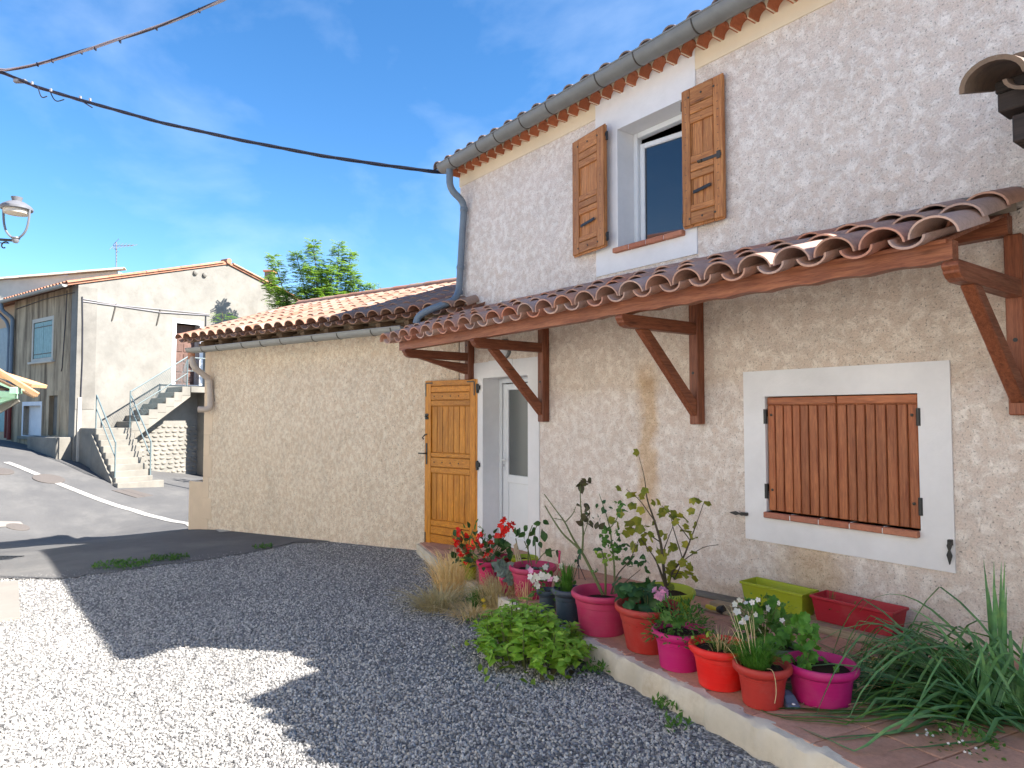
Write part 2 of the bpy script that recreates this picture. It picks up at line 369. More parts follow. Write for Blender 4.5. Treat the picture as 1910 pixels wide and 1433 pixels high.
M['opp2'] = m_render('cream_house_render', (0.83, 0.80, 0.74), 0.1, 0.3)
M['stone'] = m_render('limewashed_stone', (0.28, 0.255, 0.215), 0.3, 0.5, 30)
M['concrete'] = m_render('concrete', (0.25, 0.232, 0.20), 0.3, 0.6, 55, dirt=(0.27, 0.23, 0.18))
M['kerb'] = m_render('kerb_concrete', (0.66, 0.59, 0.48), 0.3, 1.0, 30, dirt=(0.34, 0.26, 0.17))
M['slab'] = m_render('pale_slab', (0.26, 0.24, 0.215), 0.15, 0.3)
M['terracotta'] = m_tile('terracotta_floor', [(0.48, 0.255, 0.175), (0.55, 0.31, 0.22), (0.44, 0.24, 0.18), (0.52, 0.285, 0.19)], 0.5)
M['brick'] = m_tile('brick_sill', [(0.42, 0.15, 0.09), (0.48, 0.20, 0.12), (0.40, 0.16, 0.11)], 0.4)
M['tile_canopy'] = m_tile('roof_tile_canopy', [(0.54, 0.30, 0.215), (0.47, 0.30, 0.235), (0.60, 0.30, 0.195), (0.50, 0.33, 0.26), (0.55, 0.31, 0.225), (0.58, 0.245, 0.155), (0.48, 0.335, 0.285), (0.60, 0.40, 0.315)], 0.55)
M['tile_annex'] = m_tile('roof_tile_annex', [(0.36, 0.19, 0.125), (0.42, 0.265, 0.185), (0.32, 0.165, 0.11), (0.45, 0.315, 0.24), (0.38, 0.165, 0.10), (0.33, 0.215, 0.165), (0.42, 0.24, 0.165)], 0.5)
M['tile_old'] = m_tile('roof_tile_old', [(0.46, 0.18, 0.10), (0.40, 0.19, 0.12), (0.50, 0.24, 0.14)], 0.4)
M['tile_cornice'] = m_tile('cornice_tile', [(0.44, 0.14, 0.065), (0.50, 0.17, 0.08), (0.40, 0.13, 0.06)], 0.25)
M['tile_dark'] = m_tile('roof_tile_dark', [(0.22, 0.16, 0.13), (0.28, 0.19, 0.15), (0.20, 0.15, 0.13)], 0.5)
M['wood_red_x'] = m_wood('mahogany_x', (0.20, 0.055, 0.026), (0.38, 0.135, 0.062), 'x', 0.45, knots=True)
for _a in 'yz': M['wood_red_'+_a] = m_wood('mahogany_'+_a, (0.17, 0.046, 0.020), (0.31, 0.10, 0.045), _a, 0.45, knots=True)
M['mortar'] = m_render('mortar', (0.36, 0.30, 0.24), 0.3, 0.8, 50)
M['wood_honey_z'] = m_wood('honey_pine_z', (0.50, 0.165, 0.012), (0.76, 0.31, 0.028), 'z', 0.35)
M['wood_honey_x'] = m_wood('honey_pine_x', (0.50, 0.165, 0.012), (0.76, 0.31, 0.028), 'x', 0.35)
M['wood_honey_y'] = m_wood('honey_pine_y', (0.50, 0.165, 0.012), (0.76, 0.31, 0.028), 'y', 0.35)
M['wood_larch_z'] = m_wood('larch_z', (0.36, 0.125, 0.038), (0.60, 0.255, 0.078), 'z', 0.5)
M['wood_larch_x'] = m_wood('larch_x', (0.36, 0.125, 0.038), (0.60, 0.255, 0.078), 'x', 0.5)
M['wood_chest_z'] = m_wood('chestnut_z', (0.30, 0.078, 0.026), (0.50, 0.165, 0.058), 'z', 0.42)
M['wood_chest_x'] = m_wood('chestnut_x', (0.30, 0.078, 0.026), (0.50, 0.165, 0.058), 'x', 0.42)
M['wood_old'] = m_wood('old_rafter', (0.10, 0.06, 0.035), (0.26, 0.17, 0.10), 'x', 0.8)
M['wood_black'] = m_wood('black_beam', (0.018, 0.013, 0.011), (0.05, 0.032, 0.026), 'x', 0.6)
M['wood_pale'] = m_wood('pale_board', (0.42, 0.30, 0.19), (0.58, 0.44, 0.29), 'x', 0.7)
M['wood_door_old'] = m_wood('old_door', (0.11, 0.055, 0.04), (0.20, 0.11, 0.085), 'z', 0.5, knots=False)
M['gutter'] = m_plain('grey_gutter', (0.20, 0.205, 0.20), 0.45, 0.12, 0.4)
M['gutter2'] = m_plain('grey_gutter_light', (0.30, 0.295, 0.27), 0.5, 0.12, 0.4)
M['pipe'] = m_plain('blue_grey_pipe', (0.17, 0.21, 0.25), 0.45, 0.12, 0.4)
M['pipe_cream'] = m_plain('cream_pipe', (0.56, 0.46, 0.37), 0.5, 0.1, 0.4)
M['pipe_red'] = m_plain('red_pipe', (0.20, 0.03, 0.025), 0.5, 0.1)
M['iron'] = m_plain('black_iron', (0.018, 0.018, 0.018), 0.45, 0.2, 0.5)
M['iron_old'] = m_plain('worn_iron', (0.06, 0.048, 0.035), 0.5, 0.3, 0.5)
M['pvc'] = m_plain('white_pvc', (0.74, 0.76, 0.78), 0.3, 0.03, 0.5)
M['lampm'] = m_plain('lamp_grey', (0.17, 0.17, 0.18), 0.45, 0.1, 0.5)
M['galv'] = m_plain('painted_rail', (0.13, 0.175, 0.18), 0.5, 0.15, 0.5)
M['cable'] = m_plain('black_cable', (0.02, 0.02, 0.03), 0.5, 0.1)
M['cable_grey'] = m_plain('grey_cable', (0.30, 0.28, 0.30), 0.6, 0.1)
M['teal'] = m_plain('teal_paint', (0.27, 0.42, 0.41), 0.6, 0.2, 0.3)
M['mint'] = m_plain('mint_paint', (0.36, 0.62, 0.43), 0.5, 0.1, 0.4)
M['soil'] = m_plain('potting_soil', (0.045, 0.030, 0.022), 0.95, 0.5, 0.1, bump=0.8, sc=60)
def m_glass(name, col, rough):
    t = NT(name); t.b.inputs['Base Color'].default_value = (*col, 1); t.b.inputs['Roughness'].default_value = rough; t.b.inputs['Specular IOR Level'].default_value = 0.8; t.b.inputs['IOR'].default_value = 1.6
    return t.m
M['glass_up'] = m_glass('window_glass', (0.012, 0.016, 0.022), 0.02)
t = NT('frosted_glass'); v = t.coord('World'); M['glass_door'] = t.done((0.10, 0.11, 0.11), 0.22, t.bump(t.noise(v, 140, 2, 0.5), 0.25, 0.003), 0.6)
def m_pot(name, col, rough=0.42):
    t = NT(name); v = t.coord('Object', rndoff=True); n = t.noise(v, 6, 5, 0.7)
    c = t.mix(t.ramp(n, [(0.48, 0.0), (0.85, 0.16)]), col, (0.46, 0.36, 0.30))
    f2 = t.noise(v, 38, 5, 0.8); spl = t.ramp(f2, [(0.66, 0.0), (0.74, 0.35)]); c = t.mix(spl, c, (0.34, 0.26, 0.20))
    sc_ = t.noise(t.coord('Object', (1, 1, 14), rndoff=True), 5, 4, 0.6)
    c = t.mix(0.12, c, t.ramp(sc_, [(0.3, 0.5), (0.7, 1.2)]), 'MULTIPLY')
    return t.done(c, t.ramp(n, [(0.3, rough), (0.75, rough+0.3)]), t.bump(sc_, 0.05, 0.002), 0.4)
POTC = dict(pink=(0.58, 0.022, 0.12), raspberry=(0.46, 0.030, 0.105), magenta=(0.48, 0.008, 0.14), red=(0.74, 0.012, 0.008), brick=(0.38, 0.024, 0.017), terra=(0.42, 0.030, 0.021),
            lime=(0.36, 0.42, 0.020), navy=(0.035, 0.055, 0.085), grey=(0.13, 0.14, 0.17), wine=(0.30, 0.012, 0.03), boxred=(0.40, 0.016, 0.030))
for k, c in POTC.items(): M['pot_'+k] = m_pot('plastic_'+k, c)
# ================================================================== the setting
def struct(o): o['kind'] = 'structure'; return o
def lerp(a, b, t): return a+(b-a)*t
def gravel_mat():
    t = NT('gravel'); v = t.coord('World'); vc = t.n('ShaderNodeTexVoronoi'); vc.inputs['Scale'].default_value = 62; t.l(v, vc.inputs['Vector'])
    hs = t.n('ShaderNodeSeparateColor'); t.l(vc.outputs['Color'], hs.inputs[0])
    c = t.ramp(hs.outputs[0], [(0.0, (0.19, 0.187, 0.187)), (0.4, (0.36, 0.352, 0.345)), (0.75, (0.47, 0.455, 0.43)), (1.0, (0.58, 0.557, 0.52))])
    c = t.mix(1.0, c, t.ramp(vc.outputs['Distance'], [(0.15, 1.0), (0.75, 0.35)]), 'MULTIPLY')
    big = t.noise(v, 0.7, 5, 0.6); c = t.mix(0.5, c, t.ramp(big, [(0.3, (0.75, 0.72, 0.70)), (0.7, (1.1, 1.08, 1.05))]), 'MULTIPLY')
    earth = t.ramp(t.noise(v, 1.1, 6, 0.7), [(0.60, 0.0), (0.75, 0.6)]); c = t.mix(earth, c, (0.22, 0.18, 0.15))
    h = t.math('MULTIPLY', vc.outputs['Distance'], -1.0)
    return t.done(c, 0.85, t.bump(h, 0.9, 0.012), 0.3)
def asphalt_mat():
    t = NT('asphalt'); v = t.coord('World'); f = t.noise(v, 130, 4, 0.75); b = t.noise(v, 0.9, 6, 0.65); s = t.vor(v, 90)
    c = t.ramp(f, [(0.3, (0.08, 0.078, 0.077)), (0.7, (0.155, 0.152, 0.15))])
    c = t.mix(0.6, c, t.ramp(b, [(0.3, (0.70, 0.70, 0.72)), (0.7, (1.25, 1.22, 1.18))]), 'MULTIPLY')
    sp_ = t.ramp(t.noise(v, 40, 3, 0.6), [(0.70, 0.0), (0.74, 0.5)]); c = t.mix(sp_, c, (0.34, 0.33, 0.31))
    dust = t.ramp(t.noise(v, 0.45, 5, 0.7), [(0.5, 0.0), (0.8, 0.45)]); c = t.mix(dust, c, (0.22, 0.21, 0.19))
    return t.done(c, 0.9, t.bump(t.math('ADD', f, s), 0.5, 0.006), 0.25)
M['gravel'] = gravel_mat(); M['asphalt'] = asphalt_mat()
def worn_paint():
    t = NT('road_paint'); v = t.coord('World'); n = t.noise(v, 22, 6, 0.75)
    return t.done(t.mix(t.ramp(n, [(0.46, 1.0), (0.62, 0.1)]), (0.22, 0.21, 0.2), (0.48, 0.46, 0.42)), 0.8, None, 0.3)
M['paint'] = worn_paint()

# one sheet of ground: fine where the camera looks, coarse out to the horizon
gx = np.unique(np.concatenate([np.linspace(-900, -40, 12), np.arange(-40, 5.01, 0.3), np.linspace(5, 900, 14)]))
gy = np.unique(np.concatenate([np.linspace(-900, -12, 12), np.arange(-12, 15.01, 0.3), np.linspace(15, 900, 12)]))
GXm, GYm = np.meshgrid(gx, gy, indexing='ij'); GZm = gza(GXm, GYm)
far = np.maximum(np.maximum(np.abs(GXm)-45, np.abs(GYm)-30), 0); GZm = GZm-np.minimum(far*0.01, 3)
nX, nY = len(gx), len(gy); gi = np.arange(nX*nY).reshape(nX, nY)
gv = np.stack([GXm.ravel(), GYm.ravel(), GZm.ravel()], 1); gf = np.stack([gi[:-1, :-1].ravel(), gi[1:, :-1].ravel(), gi[1:, 1:].ravel(), gi[:-1, 1:].ravel()], 1)
me = bpy.data.meshes.new('ground'); me.from_pydata(gv.tolist(), [], gf.tolist()); me.polygons.foreach_set('use_smooth', [True]*len(me.polygons))
struct(put('ground', me, mat=M['gravel']))

def resample(pts, n):
    pts = [Vector(p) for p in pts]; d = [0]
    for a, b in zip(pts, pts[1:]): d.append(d[-1]+(b-a).length)
    out = []
    for k in range(n):
        s = d[-1]*k/(n-1); i = max(j for j in range(len(pts)-1) if d[j] <= s+1e-9); out.append(pts[i].lerp(pts[i+1], (s-d[i])/max(d[i+1]-d[i], 1e-9)))
    return out
ROADB = [onground(x, y) for x, y in [(600, 1013), (545, 1013), (490, 1028), (400, 1042), (330, 1052), (200, 1070), (120, 1080), (40, 1082), (-80, 1080), (-300, 1090), (-700, 1110)]]
roadO = [c2w(5, 20, 0), c2w(0, 28, 0), c2w(-8, 30, 0), c2w(-18, 30, 0), c2w(-30, 30, 0), c2w(-36, 18, 0)]
bA = resample([Vector((p.x, p.y, 0)) for p in ROADB], 130); bB = resample([Vector((p.x, p.y, 0)) for p in roadO], 130)
rv = []; rf = []; NR = 70
for i, (a, b) in enumerate(zip(bA, bB)):
    e = Vector((rnd.uniform(-.05, .05), rnd.uniform(-.05, .05), 0))
    for j in range(NR):
        s = (j/(NR-1))**1.5; p = a.lerp(b, s)+(e if j == 0 else Vector((0, 0, 0))); rv.append((p.x, p.y, 0))
zz = gza(np.array([p[0] for p in rv]), np.array([p[1] for p in rv])); rv = [(p[0], p[1], float(z)+0.009) for p, z in zip(rv, zz)]
for i in range(129):
    for j in range(NR-1): rf.append((i*NR+j, i*NR+j+1, (i+1)*NR+j+1, (i+1)*NR+j))
me = bpy.data.meshes.new('road'); me.from_pydata(rv, [], rf); me.polygons.foreach_set('use_smooth', [True]*len(me.polygons))
bm = bmesh.new(); bm.from_mesh(me); bmesh.ops.recalc_face_normals(bm, faces=bm.faces)
if sum(f.normal.z for f in bm.faces) < 0: bmesh.ops.reverse_faces(bm, faces=bm.faces)
bm.to_mesh(me); bm.free()
struct(put('road', me, mat=M['asphalt']))
def road_pt(px, py, off=0.02): return onground(px, py, off)
def strip(name, pxs, w, off, mat):
    P = resample([road_pt(x, y) for x, y in pxs], 50); m = MB(); V = []
    for i, p in enumerate(P):
        d = (P[min(i+1, 49)]-P[max(i-1, 0)]).normalized(); s_ = d.cross(Vector((0, 0, 1))).normalized()*(w/2)
        for q in (p-s_, p+s_): V.append(Vector((q.x, q.y, gz(q.x, q.y)+off)))
    m.add(V, [(2*i, 2*i+1, 2*i+3, 2*i+2) for i in range(49)]); return m.obj(name, mat)
o = struct(strip('road_marking', [(12, 862), (58, 880), (105, 900), (150, 918), (200, 937), (250, 952), (300, 966), (352, 976), (420, 992)], 0.17, 0.0205, M['paint']))
def gsheet(name, px, off, mat, th=0.02, sub=1):
    P = [road_pt(x, y) for x, y in px]; P = [Vector((p.x, p.y, gz(p.x, p.y)+off-th)) for p in P]
    return MB().prism(P, (0, 0, th)).obj(name, mat, bevel=0.002)
o = struct(gsheet('road_patch', [(-40, 971), (38, 973), (46, 980), (-40, 985)], 0.0185, M['slab'], 0.003))
struct(gsheet('pale_slab', [(-60, 1090), (34, 1083), (38, 1151), (-60, 1166)], 0.02, M['slab'], 0.06))
M['rust'] = m_plain('rusty_cover', (0.135, 0.118, 0.108), 0.8, 0.3, 0.2, bump=0.4, sc=60)
def cover_round(px, py, r, lab):
    c = road_pt(px, py); t_ = thing('manhole_cover', (c.x, c.y, gz(c.x, c.y)+0.012), lab, 'manhole cover')
    n = Vector((gz(c.x-.5, c.y)-gz(c.x+.5, c.y), gz(c.x, c.y-.5)-gz(c.x, c.y+.5), 1)).normalized()
    for nm, r0, z in (('rim', r, 0.014), ('lid', r*0.86, 0.017)):
        m = MB().lathe([(r0, -0.02), (r0, z), (r0*0.97, z+0.003)], (0, 0, 0), 28); q = n.to_track_quat('Z', 'Y').to_matrix()
        m.v = [q@v+W[t_.name] for v in m.v]; m.obj(nm, M['rust'], t_)
cover_round(91, 893, 0.36, 'round rusty manhole cover on the white road line')
cover_round(0, 879, 0.3, 'round rusty manhole cover in the road left of the white line')
cover_round(33, 983, 0.22, 'small round rusty cover beside the pale road patch')
P4 = [road_pt(x, y) for x, y in [(207.8, 914.3), (243, 912), (285.5, 924), (254.5, 928.4)]]
t_ = thing('access_cover', P4[0].lerp(P4[2], .5), 'rectangular rusty access cover in the road before the stone steps', 'access cover')
for k in range(2):
    a, b, c, d = P4; q = [a.lerp(b, k*.5+.01), a.lerp(b, k*.5+.49), d.lerp(c, k*.5+.49), d.lerp(c, k*.5+.01)]
    MB().prism([Vector((p.x, p.y, gz(p.x, p.y)-0.01)) for p in q], (0, 0, 0.03)).obj('lid', M['rust'], t_)
g0 = onground(-12, 1046); t_ = thing('drain_grate', g0, 'dark iron drain grate set in the pale ground', 'drain')
gfr = Fr((g0.x, g0.y, gz(g0.x, g0.y)), RT, FH)
for a in range(9): MB().box(gfr, (-0.26+a*0.055, -0.26+a*0.055+0.028), (-0.2, 0.2), (-0.02, 0.018)).obj('bar', M['iron'], t_)
for yy in (-0.2, 0.2, 0): MB().box(gfr, (-0.28, 0.24), (yy-0.02, yy+0.02), (-0.03, 0.020)).obj('frame', M['iron'], t_)

# ------------------------------------------------------------------ terrace in front of the house: kerb and terracotta tiles
kA = onterrace(1587, 1433); kB = onterrace(857, 1077)
kd = (kA-kB); kd.z = 0; kd.normalize(); kn = Vector((-kd.y, kd.x, 0))            # kn points to the wall
if kn.y < 0: kn = -kn
kEnd = kA+kd*1.6; XE = -7.75
def tzp(p, dz=0.0): return Vector((p.x, p.y, tz(p.x)+dz))
poly2 = [kB, kEnd, Vector((kEnd.x, 0.05, 0)), Vector((XE, 0.05, 0)), Vector((XE, -0.35, 0))]
m = MB(); n = len(poly2); m.add([tzp(p, -0.012) for p in poly2]+[tzp(p, -0.6) for p in poly2], [tuple(range(n)), tuple(range(2*n-1, n-1, -1))]+[(i, n+i, n+(i+1) % n, (i+1) % n) for i in range(n)])
terr = struct(m.obj('terrace', M['kerb'], smooth='fix'))
# kerb face with an uneven lip
NK = 150; V = []; Fc = []
Lk = (kEnd-kB).length
for i in range(NK):
    s = Lk*i/(NK-1); c = kB+kd*s
    w1 = rnd.uniform(-.007, .007)+.006*math.sin(i*.9); w2 = 0.035+rnd.uniform(-.015, .03); zt_ = rnd.uniform(-.007, .003)
    for off, dz in ((0.06, -0.5), (-0.022+w1, -0.5), (-0.024+w1*1.5, -0.10), (-0.018+w1, -0.012+zt_), (-0.008, 0.003+zt_), (w2, 0.006+zt_), (0.06, -0.02)):
        V.append(tzp(c+kn*off, dz))
for i in range(NK-1):
    for j in range(6): a = i*7+j; Fc.append((a, a+1, a+8, a+7))
MB().add(V, Fc).obj('kerb', M['kerb'], terr, smooth='fix')
def clip_poly(P, edges):
    for a, nrm in edges:
        out = []
        for i in range(len(P)):
            p, q = P[i], P[(i+1) % len(P)]; dp, dq = (p-a).dot(nrm), (q-a).dot(nrm)
            if dp >= 0: out.append(p)
            if dp*dq < 0: out.append(p.lerp(q, dp/(dp-dq)))
        P = out
        if len(P) < 3: return []
    return P
fl = lambda p: Vector((p.x, p.y, 0))
eds = [(fl(kB)+kn*0.03, kn), (Vector((0, -0.01, 0)), Vector((0, -1, 0))), (Vector((XE+.04, 0, 0)), Vector((1, 0, 0)))]
e2 = fl(kB)-Vector((XE, -0.35, 0)); e2n = Vector((-e2.y, e2.x, 0)).normalized()
if e2n.dot(Vector((-3, -.5, 0))-fl(kB)) < 0: e2n = -e2n
eds.append((fl(kB)+e2n*0.04, e2n))
TS = 0.335; fm = bpy.data.meshes.new('floor_tile')
for i in range(-12, 26):
    for j in range(0, 8):
        a = fl(kB)+kd*(i*TS)+kn*(0.03+j*TS); g_ = 0.004
        P = [a+kd*g_+kn*g_, a+kd*(TS-g_)+kn*g_, a+kd*(TS-g_)+kn*(TS-g_), a+kd*g_+kn*(TS-g_)]
        P = clip_poly(P, eds)
        if len(P) < 3 or max(p.x for p in P) > -0.1: continue
        ar = abs(sum(P[k].x*P[(k+1) % len(P)].y-P[(k+1) % len(P)].x*P[k].y for k in range(len(P))))/2
        if ar < 0.004: continue
        dz = rnd.uniform(-.0015, .0015)
        MB().prism([tzp(p, -0.03+dz) for p in P], (0, 0, 0.034)).obj('floor_tile', M['terracotta'], terr, bevel=0.003)

# ================================================================== roof tiles
def barrel(name, w0, w1, h0, h1, L, th, seg=10, inv=False, mat=None):
    m = MB(); V = []; Fc = []; sg = -1 if inv else 1
    for y, w, h in ((0, w0, h0), (L, w1, h1)):
        for k in range(seg+1):
            a = math.pi*k/seg; V.append((w*math.cos(a), y, sg*h*math.sin(a)))
        for k in range(seg+1):
            a = math.pi*k/seg; V.append(((w-th)*math.cos(a), y, sg*(h-th)*math.sin(a)))
    n = seg+1; A, Ai, B, Bi = 0, n, 2*n, 3*n
    for k in range(seg):
        Fc += [(A+k, A+k+1, B+k+1, B+k), (Ai+k, Bi+k, Bi+k+1, Ai+k+1), (A+k, Ai+k, Ai+k+1, A+k+1), (B+k, B+k+1, Bi+k+1, Bi+k)]
    Fc += [(A, B, Bi, Ai), (A+seg, Ai+seg, Bi+seg, B+seg)]
    m.add(V, Fc); return m.mesh(name, mat, smooth='fix')

# ================================================================== the main house
hx = lambda px, py=700: onwall(px, py).x
XL, XR, HD, ZT = hx(858.6, 348), -1.27, 6.2, 4.86
ground_l = -0.8
house = thing('house', (-4.2, 3.0, 0), 'beige roughcast house with tiled eaves, grey gutter and brown shutters', 'house')
dL, dR = onwall(902, 760).x, onwall(986, 760).x; dTop = onwall(902, 706).z
lL, lR = onwall(1430, 850).x, onwall(1716, 860).x; lT = onwall(1430, 740).z; lB = onwall(1426, 952).z-0.005
uL, uR = onwall(1153.8, 350).x, onwall(1271, 350).x+0.03; uT = onwall(1153.8, 242).z; uB = onwall(1136, 470).z
wl = 0.3
holes = [(dL-.05, dR+.05, -0.75, dTop+.05), (lL-.05, lR+.05, lB-.05, lT+.05), (uL-.05, uR+.05, uB-.05, uT+.05)]
slab_with_holes(WFR, XL, XR, -0.9, ZT, holes, wl).obj('front_wall', M['stucco'], house)
zr = ZT+0.30*HD/2
for xx, nm in ((XL, 'side_wall'), (XR-wl, 'side_wall')):
    P = [Vector((xx, wl+.002, -0.9)), Vector((xx, HD-wl-.002, -0.9)), Vector((xx, HD-wl-.002, ZT)), Vector((xx, HD/2, zr-.08)), Vector((xx, wl+.002, ZT+.05))]
    MB().prism(P, (wl, 0, 0)).obj(nm, M['stucco'], house, smooth='fix')
slab_with_holes(WFR, XL, XR, -0.9, ZT, [], wl, HD-wl).obj('back_wall', M['stucco'], house)
MB().box(WFR, (XL+wl+.01, XR-wl-.01), (wl+.01, HD-wl-.01), (2.55, 2.7)).obj('upper_floor', M['white'], house)
# cream frieze under the eaves
zb = onwall(858.6, 348.2).z*0.5+onwall(1300, 132).z*0.5
MB().box(WFR, (XL-.008, XR+.004), (-0.010, 0.02), (zb, ZT-0.01)).obj('frieze', M['cream'], house)
# cornice of half round tiles
gpL, gpR = onwall(815, 316, 0.35), onwall(1327.7, 7.3, 0.35); gZ = (gpL.z+gpR.z)/2+0.015
gm = barrel('cornice_tile', 0.073, 0.068, 0.078, 0.075, 0.30, 0.011, 10, False, M['tile_cornice'])
zc = onwall(1300, 95, 0.12).z
nC = 37; zc = 0.5*(onwall(858, 319, 0.13).z+onwall(1478, 3.7, 0.13).z)+0.03
for k in range(nC):
    x = XL+0.07+k*0.1595
    if x > XR-.05: break
    put('cornice_tile', gm, house, (x, -0.135+rnd.uniform(-.006, .006), zc), (0, rnd.uniform(-.03, .03), rnd.uniform(-.02, .02)))
# mortar bed above the cornice tiles with arched hollows
V = []; Fc = []; zt2 = max(zc+0.09, gZ+0.01)
mb = MB(); 
prev = None; NS = 12
for k in range(int((XR-XL)/0.1595)):
    x = XL+0.07+k*0.1595
    if x > XR-.09: break
    pts = [(x-0.0797, zc-.004)]+[(x+0.0735*math.cos(math.pi*(1-q/NS)), zc+0.0785*math.sin(math.pi*q/NS)) for q in range(NS+1)]+[(x+0.0797, zc-.004)]
    poly = [Vector((a, -0.125, b)) for a, b in pts]+[Vector((x+0.0797, -0.125, zt2)), Vector((x-0.0797, -0.125, zt2))]
    n = len(poly); Vv = poly+[p+Vector((0, 0.125, 0)) for p in poly]
    mb.add(Vv, [tuple(range(n))]+[(i, n+i, n+(i+1) % n, (i+1) % n) for i in range(n-2)])
mb.obj('cornice', M['cream'], house)
# roof deck and tiles
ez = 0.30; er = math.atan(ez); YE = -0.27; ZE = gZ-0.025; print('ROOF', gZ, zc, zt2, zb)
def roofz(y): return ZE+(y-YE)*ez
ym = HD/2
m = MB().prism([Vector((XL-.12, YE+.06, roofz(YE+.06)-.03)), Vector((XL-.12, ym, roofz(ym)-.03)), Vector((XL-.12, HD+.25, roofz(ym)-(HD+.25-ym)*ez-.03)), Vector((XL-.12, HD+.25, roofz(ym)-(HD+.25-ym)*ez+.03)), Vector((XL-.12, ym, roofz(ym)+.035)), Vector((XL-.12, YE+.06, roofz(YE+.06)+.035))], (XR-XL+.24, 0, 0))
m.obj('roof', M['tile_dark'], house)
cm = barrel('cover_tile', 0.095, 0.078, 0.080, 0.068, 0.44, 0.013, 10, False, M['tile_dark'])
x = XL-0.08
while x < XR+.1:
    for r_ in range(2):
        y = YE-0.02+r_*0.36; put('cover_tile', cm, house, (x+rnd.uniform(-.008, .008), y, roofz(y)+0.035+0.012*r_), (er, rnd.uniform(-.03, .03), rnd.uniform(-.03, .03)))
    x += 0.25
# gutter
def half_gutter(fr, L, r, th=0.006, seg=12):
    m = MB(); V = []; Fc = []
    prof = [(r*math.cos(math.pi+math.pi*k/seg), r*math.sin(math.pi+math.pi*k/seg)) for k in range(seg+1)]
    prof = prof+[(p[0]*(1-th/r), p[1]*(1-th/r)) for p in reversed(prof)]
    n = len(prof)
    for x in (0, L):
        for a, b in prof: V.append(fr.p(x, a, b))
    Fc = [(i, (i+1) % n, n+(i+1) % n, n+i) for i in range(n)]
    m.add(V, Fc)
    # closed ends
    for x in (0, L):
        m.add([fr.p(x, a, b) for a, b in prof[:seg+1]], [tuple(range(seg+1))])
    b_ = MB()
    m.tube([fr.p(0, -r, 0.004), fr.p(L, -r, 0.004)], 0.009, 6)
    return m
def strap_mesh(fr, x, r, w=0.014):
    m = MB(); V = []; Fc = []; seg = 12
    for k in range(seg+1):
        a = math.pi*0.96+math.pi*1.02*k/seg
        for rr, xx in ((r+.005, x-w/2), (r+.005, x+w/2), (r-.001, x+w/2), (r-.001, x-w/2)): V.append(fr.p(xx, rr*math.cos(a), rr*math.sin(a)))
    for k in range(seg):
        for j in range(4): a = k*4+j; b = k*4+(j+1) % 4; Fc.append((a, b, b+4, a+4))
    return m.add(V, Fc)
gr = 0.092
gfr2 = Fr((gpL.x, -0.265, gZ), (1, 0, 0))
gutter = half_gutter(gfr2, XR+.1-gpL.x, gr).obj('gutter', M['gutter'], house, smooth='fix')
for px in (837, 886, 919, 967, 1016, 1108, 1180, 1290, 1410):
    x = onwall(px, 200, 0.36).x; strap_mesh(gfr2, x-gpL.x, gr, .010).obj('gutter_strap', M['iron_old'], gutter, smooth='fix')
# downpipe
def bend(pts, n=5, rad=0.06):
    pts = [Vector(p) for p in pts]; out = [pts[0]]
    for i in range(1, len(pts)-1):
        a = pts[i-1]-pts[i]; b = pts[i+1]-pts[i]; ra = min(rad, a.length*.49); rb = min(rad, b.length*.49)
        p0 = pts[i]+a.normalized()*ra; p1 = pts[i]+b.normalized()*rb
        for k in range(n+1): t_ = k/n; out.append(p0*(1-t_)**2+pts[i]*2*t_*(1-t_)+p1*t_*t_)
    out.append(pts[-1]); return out
dp = [Vector((onwall(838, 330, .27).x, -0.265, gZ-0.06)), Vector((onwall(838, 355, .27).x, -0.265, onwall(838, 352, .27).z)), Vector((onwall(866, 378, .07).x, -0.07, onwall(866, 378, .07).z)), onwall(856, 545, .07), onwall(846, 562, 0.22), onwall(800, 578, 0.50), onwall(780, 590, 0.58), onwall(776, 604, 0.60)]
pipe = MB().tube(bend(dp, 6, 0.10), 0.043, 14).obj('downpipe', M['pipe'], house, smooth='fix')
for px, py in ((838, 345), (863, 392), (857, 500), (853, 553), (826, 573), (795, 583)):
    pass
for k, z in enumerate((onwall(863, 392, .07).z, onwall(857, 500, .07).z, onwall(855, 546, .07).z)):
    MB().lathe([(0.0465, -0.025), (0.050, -0.02), (0.050, 0.02), (0.0465, 0.025)], (lerp(dp[2].x, dp[3].x, (dp[2].z-z)/(dp[2].z-dp[3].z)), -0.07, z), 16).obj('pipe_collar', M['pipe'], pipe, smooth='fix')

# --- door surround, door
tT = 0.5*(onwall(886, 677).z+onwall(1002, 667).z); tL_, tR_ = onwall(886, 800).x-.1, onwall(1007, 850).x
tr_d = slab_with_holes(WFR, tL_, tR_, -0.55, tT, [(dL, dR, -0.6, dTop)], 0.27, -0.012).obj('door_surround', M['white'], house)
MB().box(WFR, (lerp(dL, dR, .14), lerp(dL, dR, .68)), (-0.019, -0.011), (dTop+.10, dTop+.20)).obj('house_plate', M['white'], tr_d, bevel=0.002)
door = MB()
Yd = 0.235; tb = tz(dL)
fw = 0.055
for a, b, c, d in ((dL, dL+fw, tb, dTop), (dR-fw, dR, tb, dTop), (dL+fw, dR-fw, dTop-fw, dTop)): door.box(WFR, (a+.002, b-.001), (Yd-.01, Yd+.06), (c, d-.002))
door = door.obj('door', M['pvc'], house, bevel=0.004)
x0, x1 = dL+fw+.012, dR-fw-.012; zt3 = dTop-fw-.012; sw = 0.10
zg0 = onwall(960, 887, -Yd).z; zg1 = onwall(960, 727, -Yd).z; zm0 = onwall(960, 902, -Yd).z
lf = []
